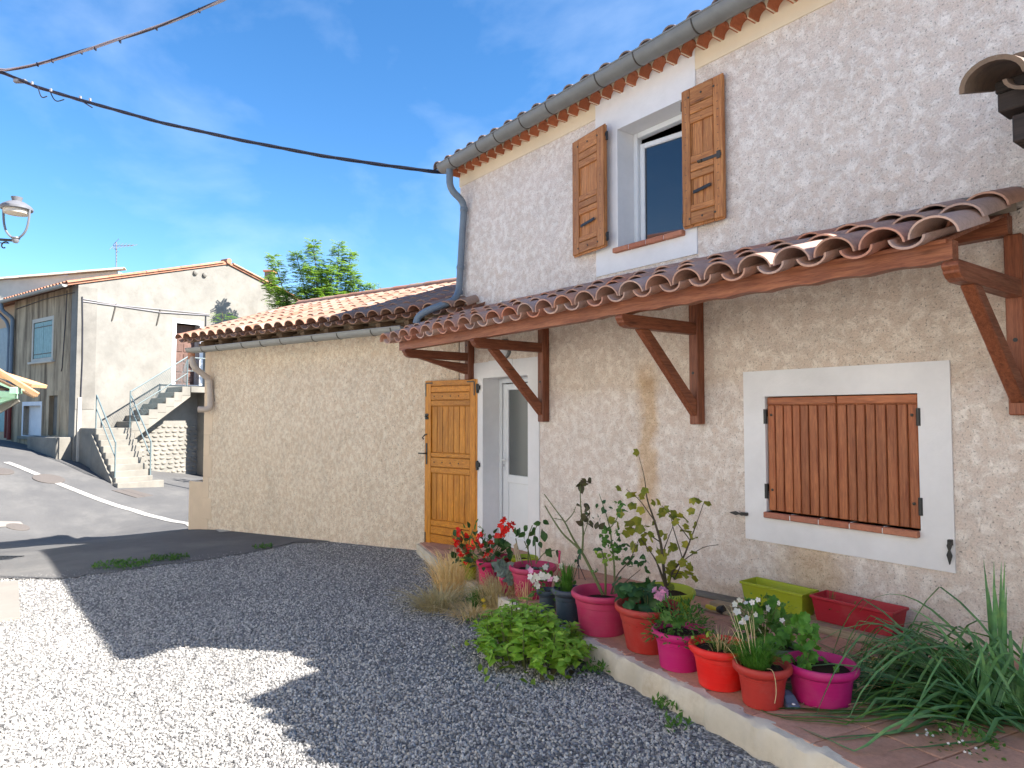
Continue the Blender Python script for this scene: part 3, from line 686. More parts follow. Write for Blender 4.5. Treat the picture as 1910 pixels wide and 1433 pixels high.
lf.append(boxo('stile', WFR, (x0, x0+sw), (Yd+.004, Yd+.055), (tb+.02, zt3), M['pvc'], door, .006)); boxo('stile', WFR, (x1-sw, x1), (Yd+.004, Yd+.055), (tb+.02, zt3), M['pvc'], door, .006)
boxo('rail', WFR, (x0+sw, x1-sw), (Yd+.004, Yd+.055), (zg1, zt3), M['pvc'], door, .006); boxo('rail', WFR, (x0+sw, x1-sw), (Yd+.004, Yd+.055), (zm0, zg0), M['pvc'], door, .006)
boxo('rail', WFR, (x0+sw, x1-sw), (Yd+.004, Yd+.055), (tb+.02, tb+.14), M['pvc'], door, .006)
boxo('panel', WFR, (x0+sw-.01, x1-sw+.01), (Yd+.022, Yd+.045), (tb+.13, zm0+.01), M['pvc'], door, .002)
boxo('pane', WFR, (x0+sw-.01, x1-sw+.01), (Yd+.024, Yd+.034), (zg0-.01, zg1+.01), M['glass_door'], door, 0)
zh = onwall(940, 857, -Yd).z
MB().box(WFR, (x0+.022, x0+.048), (Yd-.006, Yd+.006), (zh-.13, zh+.09)).tube(bend([(x0+.035, Yd, zh), (x0+.035, Yd-.05, zh), (x0+.14, Yd-.055, zh)], 4, .02), 0.010, 8).obj('handle', M['pvc'], door, smooth='fix')
boxo('keyhole', WFR, (x0+.031, x0+.039), (Yd-.008, Yd-.004), (zh-.085, zh-.055), M['iron'], door, 0)
MB().box(WFR, (dL-.02, dR+.02), (-0.03, .28), (tb-.1, tb+.015)).obj('door_sill', M['terracotta'], house, bevel=.004)

# --- the wall lamp above the door (bulkhead)
lp = onwall(943, 651)
lamp = thing('wall_lamp', (lp.x, -0.0, lp.z-.1), 'round white bulkhead lamp on the wall above the door', 'wall lamp')
def disc_y(prof, c, seg=24):     # lathe around the wall normal: profile (radius, distance from wall)
    m = MB().lathe(prof, (0, 0, 0), seg); m.v = [Vector((c[0]+v.x, c[1]-v.z, c[2]+v.y)) for v in m.v]; return m
disc_y([(0.115, 0), (0.115, 0.03), (0.10, 0.035)], (lp.x, 0, lp.z)).obj('base', M['gutter'], lamp, smooth='fix')
disc_y([(0.098, 0.036), (0.098, 0.055), (0.085, 0.085), (0.05, 0.105), (0.01, 0.11)], (lp.x, 0, lp.z)).obj('globe', M['pvc'], lamp, smooth='fix')

# --- lower window
fL, fR_ = 0.5*(onwall(1387.3, 694).x+onwall(1393, 1003).x), 0.5*(onwall(1770.6, 672).x+onwall(1786, 1070).x)
fT, fB = 0.5*(onwall(1387.3, 694.3).z+onwall(1770.6, 672.1).z), 0.5*(onwall(1393.2, 1003.3).z+onwall(1786.5, 1070.6).z)
lower = slab_with_holes(WFR, fL, fR_, fB, fT, [(lL, lR, lB, lT)], 0.25, -0.013).obj('window_surround', M['white'], house)
def plank_leaf(name, x0, x1, z0, z1, y0, n, parent, hinge_left):
    s = MB().box(WFR, (x0, x1), (y0+.016, y0+.034), (z0, z1)).obj(name, M['wood_chest_z'], parent, bevel=.002)
    ww = (x1-x0)/n
    edges = [x0]
    for k in range(1, n): edges.append(x0+ww*k+rnd.uniform(-.004, .004))
    edges.append(x1)
    for k in range(n): boxo('plank', WFR, (edges[k]+.004, edges[k+1]-.004), (y0+rnd.uniform(-.002, .002), y0+.0165), (z0+.002, z1-.062), M['wood_chest_z'], s, .0045)
    boxo('top_rail', WFR, (x0+.002, x1-.002), (y0-.001, y0+.0165), (z1-.056, z1-.001), M['wood_chest_x'], s, .004)
    for zz in (lerp(z0, z1, .17), lerp(z0, z1, .83)):
        xh = x0 if hinge_left else x1; sgn = -1 if hinge_left else 1
        MB().tube([(xh+sgn*.008, y0-.012, zz-.055), (xh+sgn*.008, y0-.012, zz+.055)], 0.014, 10).box(WFR, sorted((xh+sgn*.002, xh+sgn*.03)), (y0-.014, y0+.01), (zz-.0, zz+.05)).obj('hinge', M['iron'], s, smooth='fix')
        disc_y([(0.010, 0), (0.010, .006), (0.004, .010)], (xh-sgn*.035, y0+.001, zz+.012), 10).obj('bolt', M['iron_old'], s, smooth='fix')
    return s
xm = onwall(1561, 850).x
plank_leaf('shutter', lL+.006, xm-.003, lB+.008, lT-.006, 0.006, 8, house, True)
plank_leaf('shutter', xm+.003, lR-.006, lB+.008, lT-.006, 0.002, 8, house, False)
# brick sill under it
def brick_sill(xa, xb, z, n, parent, depth=0.05, hgt=0.042):
    s = MB().box(WFR, (xa+.006, xb-.006), (-depth+.006, .20), (z-hgt+.004, z-.006)).obj('sill', M['white'], parent)
    w_ = (xb-xa)/n
    for k in range(n): boxo('brick', WFR, (xa+w_*k+.003, xa+w_*(k+1)-.003), (-depth+rnd.uniform(-.002, .002), .195), (z-hgt, z), M['brick'], s, .005)
brick_sill(lL-.01, lR-.002, lB, 5, house)
def shutter_stop(px, py, horiz, lab):
    c = onwall(px, py, .02); o = thing('shutter_stop', (c.x, -.013, c.z), lab, 'shutter stop')
    f = Fr((c.x, -.02, c.z), (1, 0, 0)) if horiz else Fr((c.x, -.02, c.z), (0, 0, -1), (0, 1, 0), (1, 0, 0))
    MB().box(f, (-.018, .018), (-.02, .022), (-.012, .012)).obj('foot', M['iron'], o, bevel=.003)
    sg = -1 if horiz else 1
    pr = [(0, .008), (.02, .014), (.045, .006), (.075, .016), (.13, .002)]
    V = [f.p(sg*a, -.024, b) for a, b in pr]+[f.p(sg*a, -.024, -b) for a, b in reversed(pr)]
    MB().prism(V, (0, .007, 0)).obj('catch', M['iron'], o, bevel=.001)
shutter_stop(1391, 959, True, 'black iron shutter stop on the left edge of the low window surround')
shutter_stop(1773, 1012, False, 'black iron shutter stop hanging at the lower right of the low window surround')

# --- upper window
sL, sR = onwall(1114, 516).x, onwall(1300, 300).x; sB = 0.5*(onwall(1114.3, 516.1).z+onwall(1301.8, 475.1).z)
slab_with_holes(WFR, sL, sR, sB, ZT-.03, [(uL, uR, uB, uT)], 0.29, -0.0135).obj('window_surround', M['white'], house)
Yw = 0.20; win = MB(); f = 0.055
for a, b, c, d in ((uL, uL+f, uB, uT), (uR-f, uR, uB, uT), (uL+f, uR-f, uT-f, uT), (uL+f, uR-f, uB, uB+.045)): win.box(WFR, (a+.002, b-.002), (Yw, Yw+.07), (c+.002, d-.002))
win = win.obj('window', M['pvc'], house, bevel=.005)
# the left casement stands ajar into the room
ang = R(9); cfr = Fr((uL+f+.004, Yw+.03, 0), (math.cos(ang), math.sin(ang), 0)); cw = (uR-uL)-2*f-.01; s_ = 0.05; za, zb_ = uB+.05, uT-f-.05
for nm, a, b, c, d in (('casement_frame', 0, s_, za, zb_), ('casement_frame', cw-s_, cw, za, zb_), ('casement_frame', s_, cw-s_, zb_-s_, zb_), ('casement_frame', s_, cw-s_, za, za+s_)): MB().box(cfr, (a, b), (0, .05), (c, d)).obj(nm, M['pvc'], win, bevel=.006)
MB().box(cfr, (s_-.005, cw-s_+.005), (.018, .026), (za+s_-.005, zb_-s_+.005)).obj('pane', M['glass_up'], win)
brick_sill(uL-.035, uR+.02, uB+.005, 4, house, 0.06, 0.045)

def framed_shutter(fr, w, h, parent, hinge_right=False, latch=True):
    """fr: x along the width, y away from the viewer into the wall, z up; face at y=0"""
    s = MB().box(fr, (.006, w-.006), (.030, .046), (.006, h-.006)).obj('shutter', M['wood_larch_z'], parent, bevel=.002)
    n = 4
    for k in range(n): MB().box(fr, (w*k/n+.002, w*(k+1)/n-.002), (.018, .032), (-.006, h+.004)).obj('plank', M['wood_larch_z'], s, bevel=.004)
    st = w*.215
    for a, b in ((0.004, st), (w-st, w-.004)): MB().box(fr, (a, b), (0, .019), (.01, h-.008)).obj('stile', M['wood_larch_z'], s, bevel=.005)
    rails = [(0.0, .105), (.105+.003, .125), (.30, .345), (.348, .405), (.408, .475), (.475+.255, .80), (.803, .862), (.865, 1.0)]
    rails = [(.012, .10), (.103, .15), (.335, .385), (.388, .445), (.448, .50), (.735, .80), (.803, .865), (.868, .99)]
    for a, b in rails: MB().box(fr, (st+.0015, w-st-.0015), (.001, .019), (h*a+.001, h*b-.001)).obj('rail', M['wood_larch_x'], s, bevel=.005)
    for zz in (.055, .93):
        for xx in (st*.9, w/2, w-st*.9):
            m = MB().lathe([(0.010, 0), (0.009, .004), (0.003, .007)], (0, 0, 0), 8); m.v = [fr.p(xx+v.x, -v.z, h*zz+v.y) for v in m.v]; m.obj('bolt', M['iron_old'], s, smooth='fix')
    for zz in np.arange(.1, .95, .055):
        for xx in (st*.5, w-st*.5, w/2):
            if xx == w/2 and not any(a < zz < b for a, b in rails): continue
            m = MB().lathe([(0.0035, 0), (0.002, .002)], (0, 0, 0), 6); m.v = [fr.p(xx+rnd.uniform(-.01, .01)+v.x, -v.z, h*zz+v.y) for v in m.v]; m.obj('nail', M['iron_old'], s)
    if latch:
        MB().box(fr, (w*.42, w-.012), (-.006, .0), (h*.43, h*.452)).box(fr, (w-.055, w-.02), (-.009, 0), (h*.415, h*.468)).tube([fr.p(w*.42, -.01, h*.441), fr.p(w*.52, -.012, h*.441)], .010, 8).obj('latch', M['iron_old'], s, bevel=.001)
    MB().bar(fr.p(w*.30, -.006, h*.235), fr.p(w*.72, -.006, h*.255), .008, h*.022).obj('bar_catch', M['iron'], s, bevel=.001)
    for zz in (.08, .9):
        xh = w+.012 if hinge_right else -.012
        MB().tube([fr.p(xh, .03, h*zz-.04), fr.p(xh, .03, h*zz+.04)], .012, 8).box(fr, sorted((xh, xh+(-.04 if hinge_right else .04))), (.02, .044), (h*zz, h*zz+.03)).obj('hinge', M['iron'], s)
    return s
def span(pxa, pxb, ya, yb, za_, zb_, off):
    return onwall(pxa, ya, off).x, onwall(pxb, yb, off).x
# right leaf lies flat on the wall, left leaf stands off a little
ra, rb = onwall(1271, 300, .075), onwall(1348, 280, .075); rz0 = onwall(1272, 427, .075).z; rz1 = onwall(1272, 170, .075).z
framed_shutter(Fr((ra.x, -.075, rz0), (rb.x-ra.x, 0, 0)), rb.x-ra.x, rz1-rz0, house)
la, lb_ = onwall(1067, 380, .06), onwall(1127, 360, .12); lz0 = onwall(1067, 481, .06).z+.005
dd = Vector((lb_.x-la.x, -.065, 0)); framed_shutter(Fr((la.x, -.06, lz0), dd), dd.length, rz1-rz0, house, True, False)

# --- door shutter in honey coloured pine
hp = onwall(886, 870, .03); hl = 0.86
hz1 = onwall(886, 707, .03).z; hz0 = hz1-2.13
tip = hit(792, 870, (hp.x, 0, 0), Vector((0.256, 0.967, 0)))
ddr = Vector((hp.x-.83, -.03-.225, 0))-Vector((hp.x, -.03, 0)); ddr.normalize()
o_ = Vector((hp.x, -.03, hz0))+ddr*hl
ds = Fr(o_, -ddr); Hh = 2.13; Wd = hl
# put the leaf where the photograph shows it, resting clear of the terrace
ds_root = MB().box(ds, (.01, Wd-.006), (.032, .05), (.01, Hh-.01)).obj('door_shutter', M['wood_honey_z'], house, bevel=.003)
def dbox(nm, x, z, y=(0, .03), mt='wood_honey_z', bv=.004): return MB().box(ds, x, y, z).obj(nm, M[mt], ds_root, bevel=bv)
stl, str_ = Wd*.125, Wd*.90
dbox('stile', (0, stl-.001), (0, Hh)); dbox('stile', (str_+.001, Wd), (0, Hh))
hx_ = 'wood_honey_x'
def fz(a): return Hh*(1-a)
for a, b in ((0, .033), (.036, .070), (.073, .116), (.119, .152), (.43, .455), (.458, .513), (.516, .55), (.828, .862), (.865, .91), (.913, .962), (.965, 1.0)):
    dbox('rail', (stl+.001, str_-.001), (fz(b)+.0015, fz(a)-.0015), (rnd.uniform(0, .002), .03), hx_)
for z0, z1 in ((.155, .427), (.553, .825)):
    n = 7; ww = (str_-stl)/n
    for k in range(n): dbox('plank', (stl+ww*k+.003, stl+ww*(k+1)-.003), (fz(z1), fz(z0)), (.018, .034))
MB().box(ds, (Wd+.001, Wd+.03), (.004, .052), (.01, Hh-.005)).obj('hinge_stile', M['wood_honey_z'], ds_root, bevel=.003)
for cx_, cz_, sx_, sz_ in ((.015, Hh-.03, 1, -1), (Wd-.015, Hh-.03, -1, -1), (.015, .03, 1, 1)):
    MB().box(ds, sorted((cx_, cx_+sx_*.12)), (-.003, .001), (cz_-.009, cz_+.009)).box(ds, (cx_-.009, cx_+.009), (-.0035, .0005), sorted((cz_, cz_+sz_*.17))).obj('corner_iron', M['iron_old'], ds_root)
for a in (.095, .487):
    for k in range(4):
        m = MB().lathe([(0.009, 0), (0.008, .004), (0.002, .007)], (0, 0, 0), 8); m.v = [ds.p(stl+.06+k*.14+v.x, -v.z, fz(a)+v.y) for v in m.v]; m.obj('stud', M['iron'], ds_root, smooth='fix')
zk = fz(.455)
MB().box(ds, (.022, .05), (-.006, 0), (zk-.10, zk+.17)).tube(bend([ds.p(.036, 0, zk+.04), ds.p(.036, -.05, zk+.04), ds.p(-.06, -.055, zk+.04)], 4, .02), .009, 8).obj('handle', M['iron'], ds_root, bevel=.001)
for q in range(4): pass
z5 = fz(.215)
m = MB()
for q in range(4):
    a = q*math.pi/2+math.pi/4; mm = MB().lathe([(0.02, 0), (0.018, .006), (0.006, .009)], (0, 0, 0), 10); mm.v = [ds.p(.035+.018*math.cos(a)+v.x, -v.z, z5+.022*math.sin(a)*1.3+v.y) for v in mm.v]; m.add(mm.v, mm.f)
m.tube([ds.p(.035, -.004, z5), ds.p(.035, -.03, z5)], .012, 8); m.obj('rosette', M['iron'], ds_root, smooth='fix')
z6 = fz(.335); MB().tube([ds.p(.045, -.004, z6+.03), ds.p(.02, -.02, z6+.02), ds.p(-.03, -.02, z6-.02)], [.007, .009, .005], 8).tube([ds.p(-.02, -.02, z6-.02), ds.p(.0, -.02, z6-.035)], .008, 6).obj('hook', M['iron'], ds_root, smooth='fix')
for a in (.095, .53):
    zz = fz(a); MB().tube([(hp.x+.045, -.03, zz-.07), (hp.x+.045, -.03, zz+.04)], .016, 10).box(Fr((hp.x, -.028, zz), (1, 0, 0)), (.02, .09), (-.008, .012), (-.03, .02)).obj('hinge', M['iron'], ds_root, smooth='fix')
# ================================================================== tiled canopy over the door
canopy = thing('tiled_canopy', (-4.3, -0.5, 2.2), 'timber canopy with clay barrel tiles along the house wall', 'canopy')
cx0, cx1 = -7.46, -1.33; cyo = -1.0                   # left end, right end, tile edge
czw = 1.195+CAMZ; cze = 0.862+CAMZ                    # tile bed at the wall and at the edge
csl = math.atan2(czw-cze, -cyo); 
def cz(y): return czw+(y)*(czw-cze)/(-cyo)            # y from -1 to 0
# boards under the tiles
nb = 6; Lb = math.hypot(1.0, czw-cze)-.06
for k in range(nb):
    y0 = cyo+.10+(1.0-.11)*k/nb; y1 = cyo+.10+(1.0-.11)*(k+1)/nb-.003
    P = [Vector((cx0+.1, y0, cz(y0)-.05)), Vector((cx0+.1, y1, cz(y1)-.05)), Vector((cx0+.1, y1, cz(y1)-.03)), Vector((cx0+.1, y0, cz(y0)-.03))]
    MB().prism(P, (cx1-cx0-.16, 0, 0)).obj('board', M['wood_red_x'], canopy, smooth='fix')
# front beam, its lower edge carved in shallow waves towards the right
bw = 0.075; yb_ = -0.84; zb0 = 0.752+CAMZ; zb1 = cz(yb_)-.052
N = 160; pts = []
for i in range(N+1):
    x = lerp(cx0+.22, cx1-.04, i/N); wv = 0.013*abs(math.sin((x+3.9)*math.pi/0.30)) if x > -4.0 else 0
    pts.append((x, zb0+wv))
V = []; Fc = []
for x, z in pts: V += [Vector((x, yb_-bw/2, z)), Vector((x, yb_-bw/2, zb1)), Vector((x, yb_+bw/2, z)), Vector((x, yb_+bw/2, zb1))]
for i in range(N):
    a = i*4; Fc += [(a, a+4, a+5, a+1), (a+2, a+3, a+7, a+6), (a, a+2, a+6, a+4), (a+1, a+5, a+7, a+3)]
Fc += [(0, 1, 3, 2), (N*4, N*4+2, N*4+3, N*4+1)]
MB().add(V, Fc).obj('front_beam', M['wood_red_x'], canopy, smooth='fix')
baro('wall_plate', (cx0+.25, -.045, czw-.12), (cx1-.05, -.045, czw-.12), .085, .12, M['wood_red_x'], canopy)
# brackets: post, arm with a rounded nose, brace
for px, pyb in ((876, 708), (1014, 787), (1300, 792), (1902, 775)):
    X = onwall(px, 700, .045).x; zlow = onwall(px, pyb, .09).z; ztp = zb0-.003
    fr = Fr((X, 0, 0), (1, 0, 0))
    post = MB().box(fr, (-.044, .044), (-.094, -.001), (zlow, czw-.185)).obj('bracket', M['wood_red_z'], canopy, bevel=.007)
    # arm
    yn = -0.955; prof = [(-.094, ztp), (yn+.03, ztp), (yn+.005, ztp-.012), (yn, ztp-.03), (yn+.012, ztp-.045), (yn+.02, ztp-.05), (yn+.02, ztp-.062), (yn+.05, ztp-.085), (yn+.09, ztp-.098), (-.094, ztp-.098)]
    MB().prism([Vector((X-.038, a, b)) for a, b in prof], (.076, 0, 0)).obj('arm', M['wood_red_y'], post, bevel=.004)
    ya, za_ = -.70, ztp-.099; yb2, zb2 = -.095, zlow+.12
    d = Vector((0, yb2-ya, zb2-za_)).normalized()
    pr = [Vector((X-.034, ya-.05, za_)), Vector((X-.034, ya+.06, za_)), Vector((X-.034, yb2, zb2+.075)), Vector((X-.034, yb2, zb2-.055))]
    MB().prism(pr, (.068, 0, 0)).obj('brace', M['wood_red_y'], post, bevel=.006)
    disc_y([(0.012, 0), (0.012, .003)], (X, -.095, zlow+.42), 10).obj('bolt', M['iron'], post)
# tiles
pm = barrel('pan_tile', 0.088, 0.108, 0.060, 0.070, 0.44, 0.012, 10, True, M['tile_canopy'])
cvm = barrel('cover_tile', 0.116, 0.096, 0.096, 0.082, 0.44, 0.0105, 12, False, M['tile_canopy'])
SPC = 0.2485; rows = 3; expo = (math.hypot(1.0, czw-cze)-.05)/rows
sdir = Vector((0, math.cos(csl), math.sin(csl)))
k = 0; x = cx0+.10
xs_ = []
while x < cx1+.02: xs_.append(x); x += SPC
for i, x in enumerate(xs_):
    for r_ in range(rows):
        base = Vector((x, cyo, cze))+sdir*(r_*expo-.01)+Vector((0, 0, .004+.012*r_))
        put('cover_tile', cvm, canopy, base+Vector((rnd.uniform(-.008, .008), rnd.uniform(-.012, .012), rnd.uniform(0, .006))), (csl-.03+rnd.uniform(-.012, .012), rnd.uniform(-.04, .04), rnd.uniform(-.025, .025)))
        if i < len(xs_)-1:
            base = Vector((x+SPC/2, cyo, cze))+sdir*(r_*expo-.035)+Vector((0, 0, .028+.012*r_))
            put('pan_tile', pm, canopy, base+Vector((rnd.uniform(-.006, .006), rnd.uniform(-.015, .015), 0)), (csl-.03+rnd.uniform(-.012, .012), rnd.uniform(-.04, .04), rnd.uniform(-.02, .02)))
# mortar fillet where the tiles meet the wall, with crumbs between the rows
V = []; n_ = 120
m = MB(); P = []
for i in range(n_+1):
    x = lerp(cx0+.02, cx1, i/n_); w_ = .05+rnd.uniform(-.012, .012); h_ = .078+.010*math.cos((x-cx0-.10)*2*math.pi/SPC)+rnd.uniform(-.006, .006)
    P += [Vector((x, -w_-.04, cz(-w_-.04)+h_-.02)), Vector((x, -w_*.4, czw+h_+.012)), Vector((x, .004, czw+h_+.025)), Vector((x, .004, czw-.02)), Vector((x, -w_-.04, czw-.06))]
Fc = []
for i in range(n_):
    for j in range(5): a = i*5+j; b = i*5+(j+1) % 5; Fc.append((a, b, b+5, a+5))
m.add(P, Fc+[(0, 1, 2, 3, 4)]); m.obj('mortar_fillet', M['mortar'], canopy, smooth='fix')

# ================================================================== annex (lower building that swings out from the house corner)
aP = Vector((XL, 0.0, 0)); aA = math.atan((955.0+877.0)/FPX)
adir = (RT*(-math.sin(aA))+FH*math.cos(aA)).normalized(); ainn = Vector((-adir.y, adir.x, 0))
if ainn.y < 0: ainn = -ainn
AF = Fr((XL, 0.004, 0), adir, ainn)                    # x away from the house corner, y into the building
def onannex(px, py, off=0.0): return hit(px, py, AF.p(0, -off, 0), AF.ey)
def ax(px, py, off=0.0): return (onannex(px, py, off)-AF.o).dot(AF.ex)
aL = ax(381, 800)                                      # length of the wall
aZ = onannex(393, 652).z                               # underside of the eaves, far end
aZ2 = onannex(700, 620).z
annex = thing('annex_building', AF.p(aL/2, 1.5, -0.4), 'low sand coloured roughcast annex with orange tiled lean-to roof', 'annex')
aT = aZ+.12; aDp = 2.05
RISE = 0.35
MB().box(AF, (0.02, aL), (0, .28), (-1.1, aT)).obj('front_wall', M['stucco_annex'], annex)
P = [AF.p(aL-.28, .281, -1.1), AF.p(aL-.28, aDp+.3, -1.1), AF.p(aL-.28, aDp+.3, aT+RISE*(aDp+.2)), AF.p(aL-.28, .281, aT+.08)]
MB().prism(P, AF.ex*.279).obj('side_wall', M['stucco_annex'], annex)
MB().box(AF, (-1.2, aL-.29), (aDp+.05, aDp+.30), (-1.1, aT+RISE*(aDp-.05))).obj('back_wall', M['stucco_annex'], annex)
# quoins at the free corner
z = onannex(380, 985).z-.2; k = 0
while z < aT-.1:
    h_ = .36; w_ = .26 if k % 2 else .17
    boxo('quoin', AF, (aL-w_, aL+.006), (-.006, .2), (z+.002, min(z+h_-.002, aT-.03)), M['quoin'], annex, .004); z += h_; k += 1
# roof: deck, rafters, tiles
asl = math.atan(RISE); ov = 0.34
def azr(y): return aT+.03+RISE*(y)                      # roof bed over y (into the building)
tE = 0.5*(hit(353, 636, AF.p(0, -ov, 0), AF.ey).z+hit(700, 603, AF.p(0, -ov, 0), AF.ey).z)
roff = tE-azr(-ov)
azr0 = azr
def azr(y): return azr0(y)+roff+.02
P = [AF.p(-1.6, -ov+.10, azr(-ov+.10)-.015), AF.p(-1.6, aDp+.05, azr(aDp+.05)-.015), AF.p(-1.6, aDp+.05, azr(aDp+.05)-.05), AF.p(-1.6, -ov+.10, azr(-ov+.10)-.05)]
MB().prism(P, AF.ex*(aL+1.6+.16)).obj('roof_deck', M['wood_old'], annex, smooth='fix')
x = 0.15
while x < aL+.1:
    a = AF.p(x, -ov+.07, azr(-ov+.07)-.105); b = AF.p(x, 0.5, azr(0.5)-.105); baro('rafter', a, b, .09, .10, M['wood_old'], annex, .006); x += .52
baro('eaves_board', AF.p(-.4, -.05, azr(-.05)-.17), AF.p(aL+.1, -.05, azr(-.05)-.17), .05, .10, M['wood_old'], annex)
MB().box(AF, (-.3, aL), (.01, .27), (aT-.03, azr(0.01)-.06)).obj('wall_head', M['quoin'], annex)
sd2 = (AF.ey*math.cos(asl)+Vector((0, 0, math.sin(asl)))).normalized(); up2 = AF.ex.cross(sd2)
if up2.z < 0: up2 = -up2
cva = barrel('cover_tile', 0.110, 0.090, 0.085, 0.072, 0.44, 0.013, 12, False, M['tile_annex']); pna = barrel('pan_tile', 0.088, 0.105, 0.058, 0.068, 0.44, 0.012, 10, True, M['tile_annex'])
nr = 6; ex6 = (math.hypot(aDp+ov, RISE*(aDp+ov)))/nr
Sx = 0.2485; nc = int((aL+.9)/Sx)
def tile_rot(ex, sd_, jit):
    up = ex.cross(sd_); 
    if up.z < 0: ex = -ex; up = ex.cross(sd_)
    m_ = axes(ex, sd_, up); return m_@Matrix.Rotation(rnd.uniform(-jit, jit), 3, 'Y')@Matrix.Rotation(rnd.uniform(-jit, jit), 3, 'Z')
for i in range(nc):
    xa = aL+.20-i*Sx
    for r_ in range(nr):
        b = AF.p(xa, -ov-.02, azr(-ov-.02))+sd2*(r_*ex6)+up2*(.058+.006*(r_ > 0))
        if b.x+.1 > XL and b.y > -.02: continue
        put('cover_tile', cva, annex, b+AF.ex*rnd.uniform(-.008, .008), tile_rot(AF.ex, sd2, .03))
        b2 = AF.p(xa-Sx/2, -ov-.045, azr(-ov-.045))+sd2*(r_*ex6)+up2*(.046+.006*(r_ > 0))
        if b2.x+.1 > XL and b2.y > -.02: continue
        put('pan_tile', pna, annex, b2, tile_rot(AF.ex, sd2, .03))
# ridge row of cover tiles along the top
rm = barrel('ridge_tile', 0.12, 0.105, 0.095, 0.085, 0.44, 0.014, 10, False, M['tile_annex'])
x = aL+.15
while x > -.1:
    p = AF.p(x, aDp+.05, azr(aDp+.05)+.10)
    if p.x < XL-.05: put('ridge_tile', rm, annex, p, tile_rot(AF.ey, -AF.ex, .02))
    x -= .38
# gutter and cream downpipe
gA = hit(346, 651, AF.p(0, -.40, 0), AF.ey); gB = hit(747, 609, AF.p(0, -.40, 0), AF.ey)
xa, xb = (gA-AF.o).dot(AF.ex), (gB-AF.o).dot(AF.ex)
g3 = Fr(AF.p(xa, -.33, 0)+Vector((0, 0, gA.z)), (AF.p(xb, -.33, gB.z)-AF.p(xa, -.33, gA.z)), AF.ey)
g3.ez = g3.ex.cross(g3.ey).normalized()
if g3.ez.z < 0: g3.ez = -g3.ez
GL = (AF.p(xb, 0, gB.z)-AF.p(xa, 0, gA.z)).length
gut2 = half_gutter(g3, GL, .078).obj('gutter', M['gutter2'], annex, smooth='fix')
for px in (374, 402, 449, 484, 521, 580, 627, 690, 727):
    q = hit(px, 650, AF.p(0, -.41, 0), AF.ey); s = (q-AF.p(xa, -.41, 0)).dot(AF.ex)*-1; strap_mesh(g3, abs(s), .078).obj('gutter_strap', M['iron_old'], gut2, smooth='fix')
def pipe_pt(px, py, off, dx=0): return hit(px, py, AF.p(0, -off, 0), AF.ey)
pp = [pipe_pt(357, 664, .33), pipe_pt(360, 684, .33), pipe_pt(391, 708, .06), pipe_pt(393, 752, .06), pipe_pt(391, 764, .10), pipe_pt(370, 764, .22)]
pc = MB().tube(bend(pp, 6, .09), .05, 14).obj('downpipe', M['pipe_cream'], annex, smooth='fix')
for a, b in ((1, 2), (2, 3)):
    for q in (.12, .88):
        c = pp[a].lerp(pp[b], q); d = (pp[b]-pp[a]).normalized()*.025; MB().tube([c-d, c+d], .0545, 14).obj('pipe_collar', M['pipe_cream'], pc, smooth='fix')
MB().tube([pp[0]+Vector((0, 0, .05)), pp[0]-Vector((0, 0, .06))], .056, 14).obj('pipe_outlet', M['tile_old'], pc, smooth='fix')
# raised planter at the corner
pq = [hit(349, 975, AF.p(0, -.02, 0), AF.ey)]
plx = ax(349, 980)
pb = thing('masonry_planter', AF.p(aL+.3, .5, gz(AF.p(aL+.3, .5, 0).x, AF.p(aL+.3, .5, 0).y)), 'rendered masonry planter box against the free corner of the annex', 'planter')
pz1 = onannex(352, 897).z; 
for nm, x, y in (('wall', (aL+.008, plx), (.02, .10)), ('wall', (plx-.08, plx), (.101, 1.6)), ('wall', (aL+.008, plx), (1.601, 1.68))): MB().box(AF, x, y, (-1.2, pz1)).obj(nm, M['quoin'], pb, bevel=.006)
MB().box(AF, (aL+.01, plx-.081), (.101, 1.6), (-1.1, pz1-.07)).obj('soil', M['soil'], pb)

# ================================================================== porch roof beyond the house corner (its tip shows top right)
porch = thing('porch_roof', (0.2, -0.4, 2.4), 'weathered clay tile on blackened beams at the porch beside the house', 'porch')
tipp = c2w(2.12, 3.17, 1.50); pe = tipp.y; ptx = tipp.x
psl = math.atan(.34)
def pz(y): return tipp.z+.02+(y-pe)*.34
pcm = barrel('cover_tile', 0.135, 0.115, 0.115, 0.10, 0.46, 0.022, 12, False, M['tile_weathered']); ppm = barrel('pan_tile', 0.10, 0.12, 0.07, 0.08, 0.46, 0.016, 10, True, M['tile_weathered'])
for i in range(13):
    x = ptx+.14+i*.27
    for r_ in range(4):
        y = pe+r_*.38*math.cos(psl); put('cover_tile', pcm, porch, (x, y, pz(y)+.0+.012*r_), (psl-.02, rnd.uniform(-.05, .05), rnd.uniform(-.05, .05)))
        put('pan_tile', ppm, porch, (x+.135, y+.01, pz(y)+.0+.012*r_), (psl-.02, rnd.uniform(-.05, .05), rnd.uniform(-.04, .04)))
MB().prism([Vector((ptx+.19, pe+.10, pz(pe+.10)-.045)), Vector((ptx+.19, pe+1.55, pz(pe+1.55)-.045)), Vector((ptx+.19, pe+1.55, pz(pe+1.55)-.012)), Vector((ptx+.19, pe+.10, pz(pe+.10)-.012))], (3.3, 0, 0)).obj('roof_deck', M['wood_black'], porch)
def pbeam(pa, pb_, w, h, nm): baro(nm, pa, pb_, w, h, M['wood_black'], porch, .008)
pA = hit(1860, 193, (0, pe+.13, 0), (0, 1, 0)); pB = hit(1886, 240, (0, pe+.13, 0), (0, 1, 0)); pC = hit(1852, 163, (0, pe+.13, 0), (0, 1, 0))
